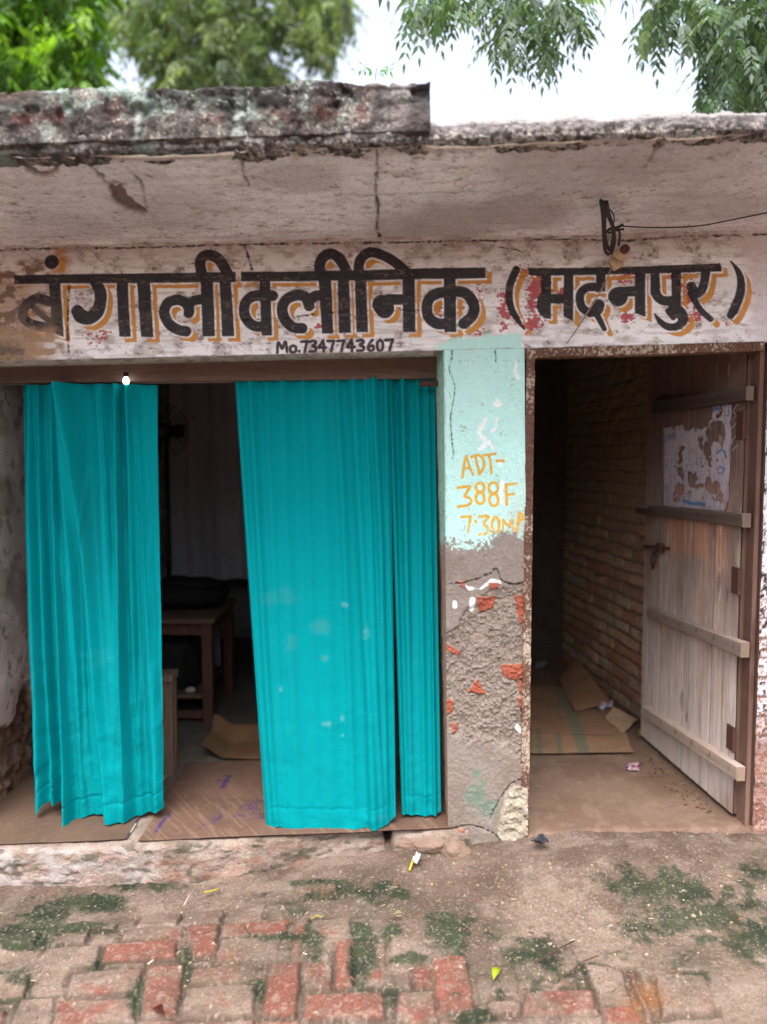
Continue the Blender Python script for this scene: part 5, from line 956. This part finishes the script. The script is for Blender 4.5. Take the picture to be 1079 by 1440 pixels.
def leaf(name, label, a, b, wd, col, lift=.012):
    A = G(*a, gz(*a) + .003); B = G(*b, gz(*b) + lift); t = np.linspace(0, 1, 12); ax = B - A; sd_ = np.cross(ax, (0, 0, 1)); sd_ /= np.linalg.norm(sd_)
    P = np.stack([A + ax * t_ + sd_ * s_ * wd * math.sin(math.pi * min(1, t_ * .92 + .05)) + np.array((0, 0, .012 * math.sin(t_ * 3) + abs(s_) * .006)) for t_ in t for s_ in (-1, -.5, 0, .5, 1)]).reshape(12, 5, 3)
    e = empty(name, label, 'leaf', tuple(A)); C = np.ones(P.shape) * col; C[:, 2] *= 1.25; g_ = grid('blade', P, M['leaf'], e, C); so = g_.modifiers.new('thick', 'SOLIDIFY'); so.thickness = .0006
    s_ = MB(); s_.tube([A - ax * .35 + (0, 0, .003), A, A + ax * .2], .0012, 5); s_.build('stalk', M['bark'], e, True)
leaf('fallen_leaf', 'bright yellow green leaf lying on the mossy earth', (694, 1380), (701, 1364), .011, lin(196, 214, 40, 1.9))
leaf('fallen_leaf', 'dark reddish dry leaf lying on a brick near the bottom edge', (217, 1420), (230, 1428), .010, lin(110, 50, 44, 1.9))
leaf('fallen_leaf', 'pale tan dry leaf on the earth below the pillar', (552, 1291), (566, 1288), .009, lin(206, 186, 140, 1.9))
twm = solid('dry_twig', tuple(lin(96, 70, 54, 1.9)), .9)
def stick(name, label, cat, pts, r, mat):
    m = MB(); m.tube([G(x, y, gz(x, y) + z) for x, y, z in pts], r, 6); return tag(m.build(name, mat, None, True), label, cat)
stick('twig', 'thin dark twig slanting across the earth below the doorway', 'twig', [(752, 1354, 0), (770, 1344, .004), (790, 1332, .003), (808, 1323, .001)], .0022, twm)
stick('twig', 'curved brown twig lying beside the red brick corner', 'twig', [(808, 1362, 0), (820, 1352, .004), (838, 1345, .003), (842, 1344, .001)], .0018, twm)
stick('straw', 'yellow straw bit lying on the moss below the step', 'straw', [(287, 1255, .002), (298, 1253, .005), (309, 1250, .002)], .0035, solid('straw_yellow', tuple(lin(206, 186, 70, 1.9)), .7))
stick('twig', 'pale bleached twig left of the yellow straw bit', 'twig', [(259, 1273, .002), (266, 1260, .006), (274, 1251, .003)], .0028, solid('bleached_twig', tuple(lin(214, 196, 180, 1.9)), .9))
stick('twig', 'short whitish stick on a red brick at the lower left', 'twig', [(208, 1356, .004), (216, 1350, .006)], .003, solid('white_stick', tuple(lin(226, 212, 196, 1.9)), .9))
stick('straw', 'curly yellow straw shred between two paving bricks', 'straw', [(438, 1292, .002), (446, 1287, .006), (452, 1290, .004), (456, 1287, .002)], .0022, solid('straw_olive', tuple(lin(190, 178, 70, 1.9)), .7))
gr_ = MB(); cols = [lin(210, 184, 150, 2.1), lin(186, 158, 130, 2.1), lin(150, 124, 100, 2.1), lin(120, 92, 72, 2.1), lin(196, 120, 96, 2.1), lin(226, 210, 186, 2.1)]
for i in range(560):
    r_ = rnd.random()
    if r_ < .45: x, y = rnd.gauss(640, 110), rnd.gauss(1262, 45)
    elif r_ < .7: x, y = rnd.gauss(870, 90), rnd.gauss(1330, 50)
    elif r_ < .78: x, y = rnd.gauss(985, 26), rnd.gauss(1236, 9)
    else: x, y = rnd.uniform(-20, 1100), rnd.uniform(1225, 1445)
    if y < 1215 or y > 1452: continue
    q = G(x, y, .02); 
    if q[1] > -.03: continue
    z = float(ground_h(q[0], q[1])) + .004; an = rnd.random() * 6.28; ln = rnd.choice([.0018, .002, .0025, .003, .004, .008]); wd = rnd.uniform(.0009, .002); hh = rnd.uniform(.001, .003); c_, s_ = math.cos(an), math.sin(an)
    V = [(q[0] + c_ * a_ * ln - s_ * b_ * wd * (1 - .4 * t_), q[1] + s_ * a_ * ln + c_ * b_ * wd * (1 - .4 * t_), z + t_ * hh + rnd.uniform(0, .0012)) for t_ in (0, 1) for a_, b_ in ((-1, -1), (1, -.7), (.9, 1), (-1.1, .8))]
    gr_.hexa(V, rnd.choice(cols) * rnd.uniform(.7, 1.1))
for i in range(150):     # crumbs along the foot of the door
    t = rnd.random(); x = 905 + t * 130 + rnd.gauss(0, 10); y = 1052 + t * 95 + rnd.gauss(6, 8) + 8; q = G(x, y, .085)
    if q[1] < .0 or q[0] > 1.36: continue
    an = rnd.random() * 6.28; ln = rnd.uniform(.002, .009); wd = rnd.uniform(.0015, .0035); c_, s_ = math.cos(an), math.sin(an)
    gr_.hexa([(q[0] + c_ * a_ * ln - s_ * b_ * wd, q[1] + s_ * a_ * ln + c_ * b_ * wd, .078 + t_ * .004 + rnd.uniform(0, .003)) for t_ in (0, 1) for a_, b_ in ((-1, -1), (1, -.7), (.9, 1), (-1.1, .8))], rnd.choice(cols) * rnd.uniform(.35, .75))
tag(gr_.build('gravel_litter', vmat('small_litter', .9, .15, 200, 0), None, usecol=True), 'scattered chaff, chips and small stones on the trodden earth', 'litter', kind='stuff')

# ================================================================ CABLES ABOVE THE DOOR
hk = empty('cable_bundle', 'bundle of dark looped cable tied to a peg under the overhang', 'cable', tuple(W(856, 350, -.10)))
def wp(x, y, d): return W(x, y, d)
for q, r_ in [([(848, 284, -0.431), (850, 300, -0.355), (850, 320, -0.260), (852, 340, -0.165), (858, 352, -0.108), (862, 340, -0.165), (863, 322, -0.251), (856, 304, -0.336), (851, 288, -0.412)], .0065),
    ([(845, 282, -0.440), (848, 305, -0.331), (849, 330, -0.213), (851, 352, -0.108), (856, 358, -0.080)], .0055), ([(853, 284, -0.431), (856, 300, -0.355), (862, 318, -0.269), (864, 340, -0.165), (860, 356, -0.089)], .006)]:
    m = MB(); m.tube(smooth_pts([wp(*a_) for a_ in q], 4), r_, 8); m.build('cable_loop', wire_m, hk, True)
m = MB(); m.tube(smooth_pts([wp(*a_) for a_ in [(853, 290, -0.402), (862, 300, -0.355), (864, 310, -0.307), (860, 318, -0.269)]], 4), .0022, 6); m.tube(smooth_pts([wp(*a_) for a_ in [(850, 330, -0.213), (858, 322, -0.251), (868, 320, -0.260), (876, 316, -0.279)]], 4), .005, 7); m.tube(smooth_pts([wp(*a_) for a_ in [(856, 328, -0.222), (866, 324, -0.241), (878, 322, -0.251)]], 4), .004, 7); m.tube(smooth_pts([wp(*a_) for a_ in [(868, 320, -0.260), (872, 330, -0.213), (870, 345, -0.142)]], 4), .004, 7); m.build('tie_knot', wire_m, hk, True)
ins = empty('wall_insulator', 'stubby pale insulator knob with a dark red end on the band', 'insulator', tuple(W(868, 362, -.02)))
m = MB(); a = W(868, 362, .01); m.tube([a, a + (0, -.05, 0), a + (0, -.055, 0)], [.028, .024, .018], 14); m.tube([W(860, 366, -.02), W(866, 374, -.03), W(874, 370, -.02)], [.016, .02, .012], 10); m.build('knob', solid('pale_porcelain', tuple(lin(188, 162, 132, .9)), .6, .3, 40), ins, True)
m = MB(); a = W(877, 352, -.035); m.tube([a, a + (0, -.022, 0), a + (0, -.026, 0)], [.016, .0165, .011], 14); m.build('end_cap', solid('dark_red_cap', tuple(lin(88, 48, 46, .9)), .6), ins, True)
m = MB(); m.tube(smooth_pts([wp(*a_) for a_ in [(874, 318, -.26), (920, 320, -.26), (980, 318, -.27), (1030, 309, -.31), (1079, 299, -.36), (1130, 288, -.42)]], 5), .0022, 6); tag(m.build('overhead_wire', wire_m, None, True), 'thin dark wire running right from the tied cable bundle', 'wire')
m = MB()
for o_ in (-.8, .8): m.tube(smooth_pts([wp(*a_) for a_ in [(861 + o_, 374, -.035), (850 + o_, 400, -.03), (832 + o_, 430, -.026), (812 + o_ * .7, 462, -.022), (797 + o_ * .3, 483, -.016)]], 5), .0013, 6)
tag(m.build('drop_wire', solid('pale_twin_wire', tuple(lin(150, 128, 112, .9)), .6), None, True), 'pale twin wire slanting down across the painted lettering', 'wire')

# ================================================================ TREES
rng = np.random.default_rng(5)
def leaflets(spr, cols):
    """spr: list of (base, direction, length, pairs, leaflet length, droop) -> one mesh of pinnate sprays"""
    V = []; Fc = []; Cc = []
    for (p, d, L0, k, ll, dr) in spr:
        d = d / np.linalg.norm(d); s_ = np.cross(d, (0, 0, 1)); s_ = s_ / (np.linalg.norm(s_) + 1e-6); up = np.cross(s_, d); base = cols[rng.integers(len(cols))] * rng.uniform(.7, 1.25)
        for i in range(k * 2 + 1):
            t = (i // 2 + 1) / (k + .3); sg = 1 if i % 2 else -1
            q = p + d * L0 * t + np.array((0, 0, -1)) * dr * L0 * t * t
            if i == k * 2: ld = d + np.array((0, 0, -dr * 2)); 
            else: ld = d * .55 + s_ * sg * .9 + np.array((0, 0, -dr * 1.2 - .1)) + rng.normal(0, .12, 3)
            ld /= np.linalg.norm(ld); wdir = np.cross(ld, up + rng.normal(0, .25, 3)); wdir /= np.linalg.norm(wdir) + 1e-6
            l_ = ll * rng.uniform(.8, 1.15) * (1 - .3 * abs(t - .5)); w_ = l_ * .19; o = len(V); sag = np.array((0, 0, -.15 * l_))
            V += [q, q + ld * l_ * .35 + wdir * w_, q + ld * l_ + sag, q + ld * l_ * .4 - wdir * w_, q + ld * l_ * .75 + wdir * w_ * .55 + sag * .4]
            Fc += [(o, o + 1, o + 4, o + 2), (o, o + 2, o + 3)]; Cc += [base * rng.uniform(.8, 1.2)] * 5
    return V, Fc, Cc
def tree(name, label, loc, trunk_pts, limbs, sprays, cols, group):
    e = empty(name, label, 'tree', loc, group); m = MB(); m.tube(*trunk_pts)
    for L_ in limbs: m.tube(*L_)
    m.build('trunk', M['bark'], e, True); V, Fc, Cc = leaflets(sprays, cols); mesh('crown', V, Fc, M['leaf'], e, np.array(Cc), False); return e
def blob_sprays(blobs, depth, dj, dens, L0, ll, k, droop, dir_bias=None):
    out = []
    for bx_, by_, rx, ry, den in blobs:
        for i in range(int(den * dens)):
            a_ = rng.uniform(0, 6.28); r_ = math.sqrt(rng.uniform(0, 1)); yv = depth + rng.normal(0, dj); P = W(bx_ + rx * r_ * math.cos(a_), by_ + ry * r_ * math.sin(a_), yv)
            d = rng.normal(0, 1, 3) * (1, 1, .5) + (np.array(dir_bias) if dir_bias is not None else np.array((0, 0, -.35))); out.append((P, d, L0 * rng.uniform(.7, 1.3), k, ll, droop))
    return out
g_ = 'trees beyond the roof'
# bright leafy tree at the left
bl = [(40, 30, 90, 60, 1.3), (90, 80, 52, 40, .8), (20, 100, 60, 40, .9), (-80, 40, 90, 80, 1), (60, -50, 110, 60, 1), (-40, -120, 120, 70, .8), (110, 30, 34, 40, .35), (-110, 120, 60, 60, .6)]
sp_ = blob_sprays(bl, 5.2, .5, 280, .20, .11, 5, .5); tc = W(-60, 60, 5.4)
tree('leafy_tree', 'bright green leafy tree above the left end of the roof', (tc[0] - .3, 5.6, 0), ([(tc[0] - .3, 5.6, -.05), (tc[0] - .2, 5.6, 2), (tc[0] - .05, 5.5, 4), (tc[0] + .1, 5.4, 6.2)], [.22, .18, .13, .05]), [([(tc[0] - .1, 5.5, 3.4), W(20, 110, 5.3), W(60, 40, 5.2)], [.08, .05, .015]), ([(tc[0] - .1, 5.5, 3.8), W(-90, 90, 5.3), W(-120, 0, 5.2)], [.08, .05, .015]), ([(tc[0], 5.5, 4.4), W(40, 20, 5.2), W(90, -60, 5.1)], [.06, .04, .012])], sp_, [lin(96, 140, 44, 1.36), lin(124, 164, 52, 1.24), lin(70, 110, 40, 1.49), lin(60, 92, 36, 1.61)], g_)
# darker tree further back, leaf colours greyed to stand in for haze
bl = [(250, 20, 80, 40, 1), (330, 60, 50, 45, .9), (290, 100, 50, 26, .8), (215, 30, 40, 40, .5), (240, 70, 30, 40, .5), (380, 100, 22, 24, .3), (425, 20, 45, 30, .55), (450, 50, 22, 34, .35), (180, 20, 30, 26, .35), (300, -60, 120, 60, .9), (430, -50, 60, 50, .6), (345, 20, 40, 30, .6), (250, 130, 50, 30, .5), (470, 10, 24, 24, .3)]
sp_ = blob_sprays(bl, 8.5, .8, 260, .26, .13, 5, .6); t0 = W(300, 120, 8.8)
tree('leafy_tree', 'dark hazy green tree standing far behind the roof coping', (t0[0], 8.8, 0), ([(t0[0], 8.8, -.05), (t0[0] + .05, 8.8, 3), (t0[0] - .05, 8.7, 6), (t0[0], 8.6, 9)], [.28, .22, .16, .05]), [([(t0[0], 8.8, 5), W(340, 90, 8.6), W(420, 30, 8.5), W(470, 10, 8.4)], [.12, .08, .05, .02]), ([(t0[0], 8.8, 5.4), W(270, 80, 8.6), W(210, 30, 8.5)], [.12, .08, .02]), ([(t0[0], 8.7, 6), W(300, 40, 8.6), W(290, -60, 8.5)], [.1, .06, .02])], sp_, [lin(104, 124, 88, 1.4), lin(78, 98, 74, 1.5), lin(124, 142, 96, 1.4), lin(92, 104, 86, 1.5)], g_)
# neem whose drooping twigs hang over the roof on the right
D0 = .95
bl = [(610, -10, 36, 16, .36), (600, 10, 26, 8, .12), (640, 2, 16, 12, .12), (715, 16, 24, 30, .38), (712, 54, 20, 14, .22), (735, -2, 26, 12, .2), (770, 40, 14, 26, .24), (775, 72, 8, 8, .08), (798, -2, 20, 16, .3), (810, 20, 12, 14, .14), (690, -12, 20, 10, .14), (920, 22, 16, 22, .24), (945, -6, 26, 14, .3), (975, 16, 20, 22, .3), (1010, 6, 34, 24, .55), (1050, 36, 30, 40, .8), (1040, 96, 34, 30, .75), (1010, 86, 20, 24, .32), (1065, -4, 26, 24, .5), (1100, 66, 30, 60, .6), (995, 126, 10, 10, .1), (1070, 121, 20, 16, .4), (985, 46, 14, 14, .12)]
sp_ = blob_sprays(bl, D0, .22, 84, .11, .055, 5, .4, (0, 0, -1.0))
sp_ += blob_sprays([(850, -120, 320, 70, 1.6), (1150, 0, 100, 100, 1.2), (1200, -120, 160, 90, 1.0)], D0 + .3, .5, 150, .2, .07, 6, .5, (0, 0, -.8))
sp_ = [q for q in sp_ if proj(q[0])[1] < 150 and q[0][2] > 2.72]
X3 = W(1290, 300, 1.6)[0]; hub = np.array((X3 - .1, 1.7, 3.3))
lim = [([hub, W(1150, 20, 1.3), W(1040, -40, 1.1), W(900, -50, 1.0), W(760, -40, .95), W(620, -30, .95)], [.07, .05, .035, .022, .014, .006]), ([hub, W(1200, 120, 1.2), W(1100, 60, 1.0), W(1040, 60, .95)], [.05, .03, .015, .005]), ([W(760, -40, .95), W(745, 10, .95), W(720, 60, .95)], [.012, .007, .003]), ([W(790, -42, .95), W(788, 20, .95), W(772, 90, .95)], [.012, .006, .003]), ([W(940, -48, 1), W(945, 0, .98), W(922, 50, .95)], [.012, .007, .003]), ([W(1030, -40, 1), W(1015, 30, .98), W(1005, 120, .95)], [.012, .007, .003]), ([W(640, -32, .95), W(615, 5, .95)], [.007, .003]), ([W(1060, -40, 1), W(1055, 40, .98), W(1045, 130, .95)], [.012, .008, .004])]
tree('neem_tree', 'neem tree with drooping feathery twigs over the right of the roof', (X3, 1.8, 0), ([(X3, 1.8, -.05), (X3 - .03, 1.8, 1.6), hub, (X3 + .1, 1.6, 4.2), (X3 - .2, 1.5, 5)], [.2, .16, .12, .07, .03]), lim, sp_, [lin(112, 134, 118, 1.5), lin(92, 114, 98, 1.6), lin(128, 148, 130, 1.5), lin(84, 112, 78, 1.5)], g_)
# small weed sprouting on the coping
p = W(528, 112, -.70); m = MB(); e = empty('roof_weed', 'small weed sprouting from the roof coping near its right end', 'plant', tuple(p)); m.tube([p, p + (.003, 0, .03)], .0012, 5); m.build('stem', M['bark'], e, True)
V, Fc, Cc = leaflets([(p + np.array((.0, 0, .012)), np.array((a_, .2, .5)), .05, 3, .026, .1) for a_ in (-1, -.4, .5, 1)], [lin(96, 130, 110, 1.24)]); mesh('foliage', V, Fc, M['leaf'], e, np.array(Cc), False)
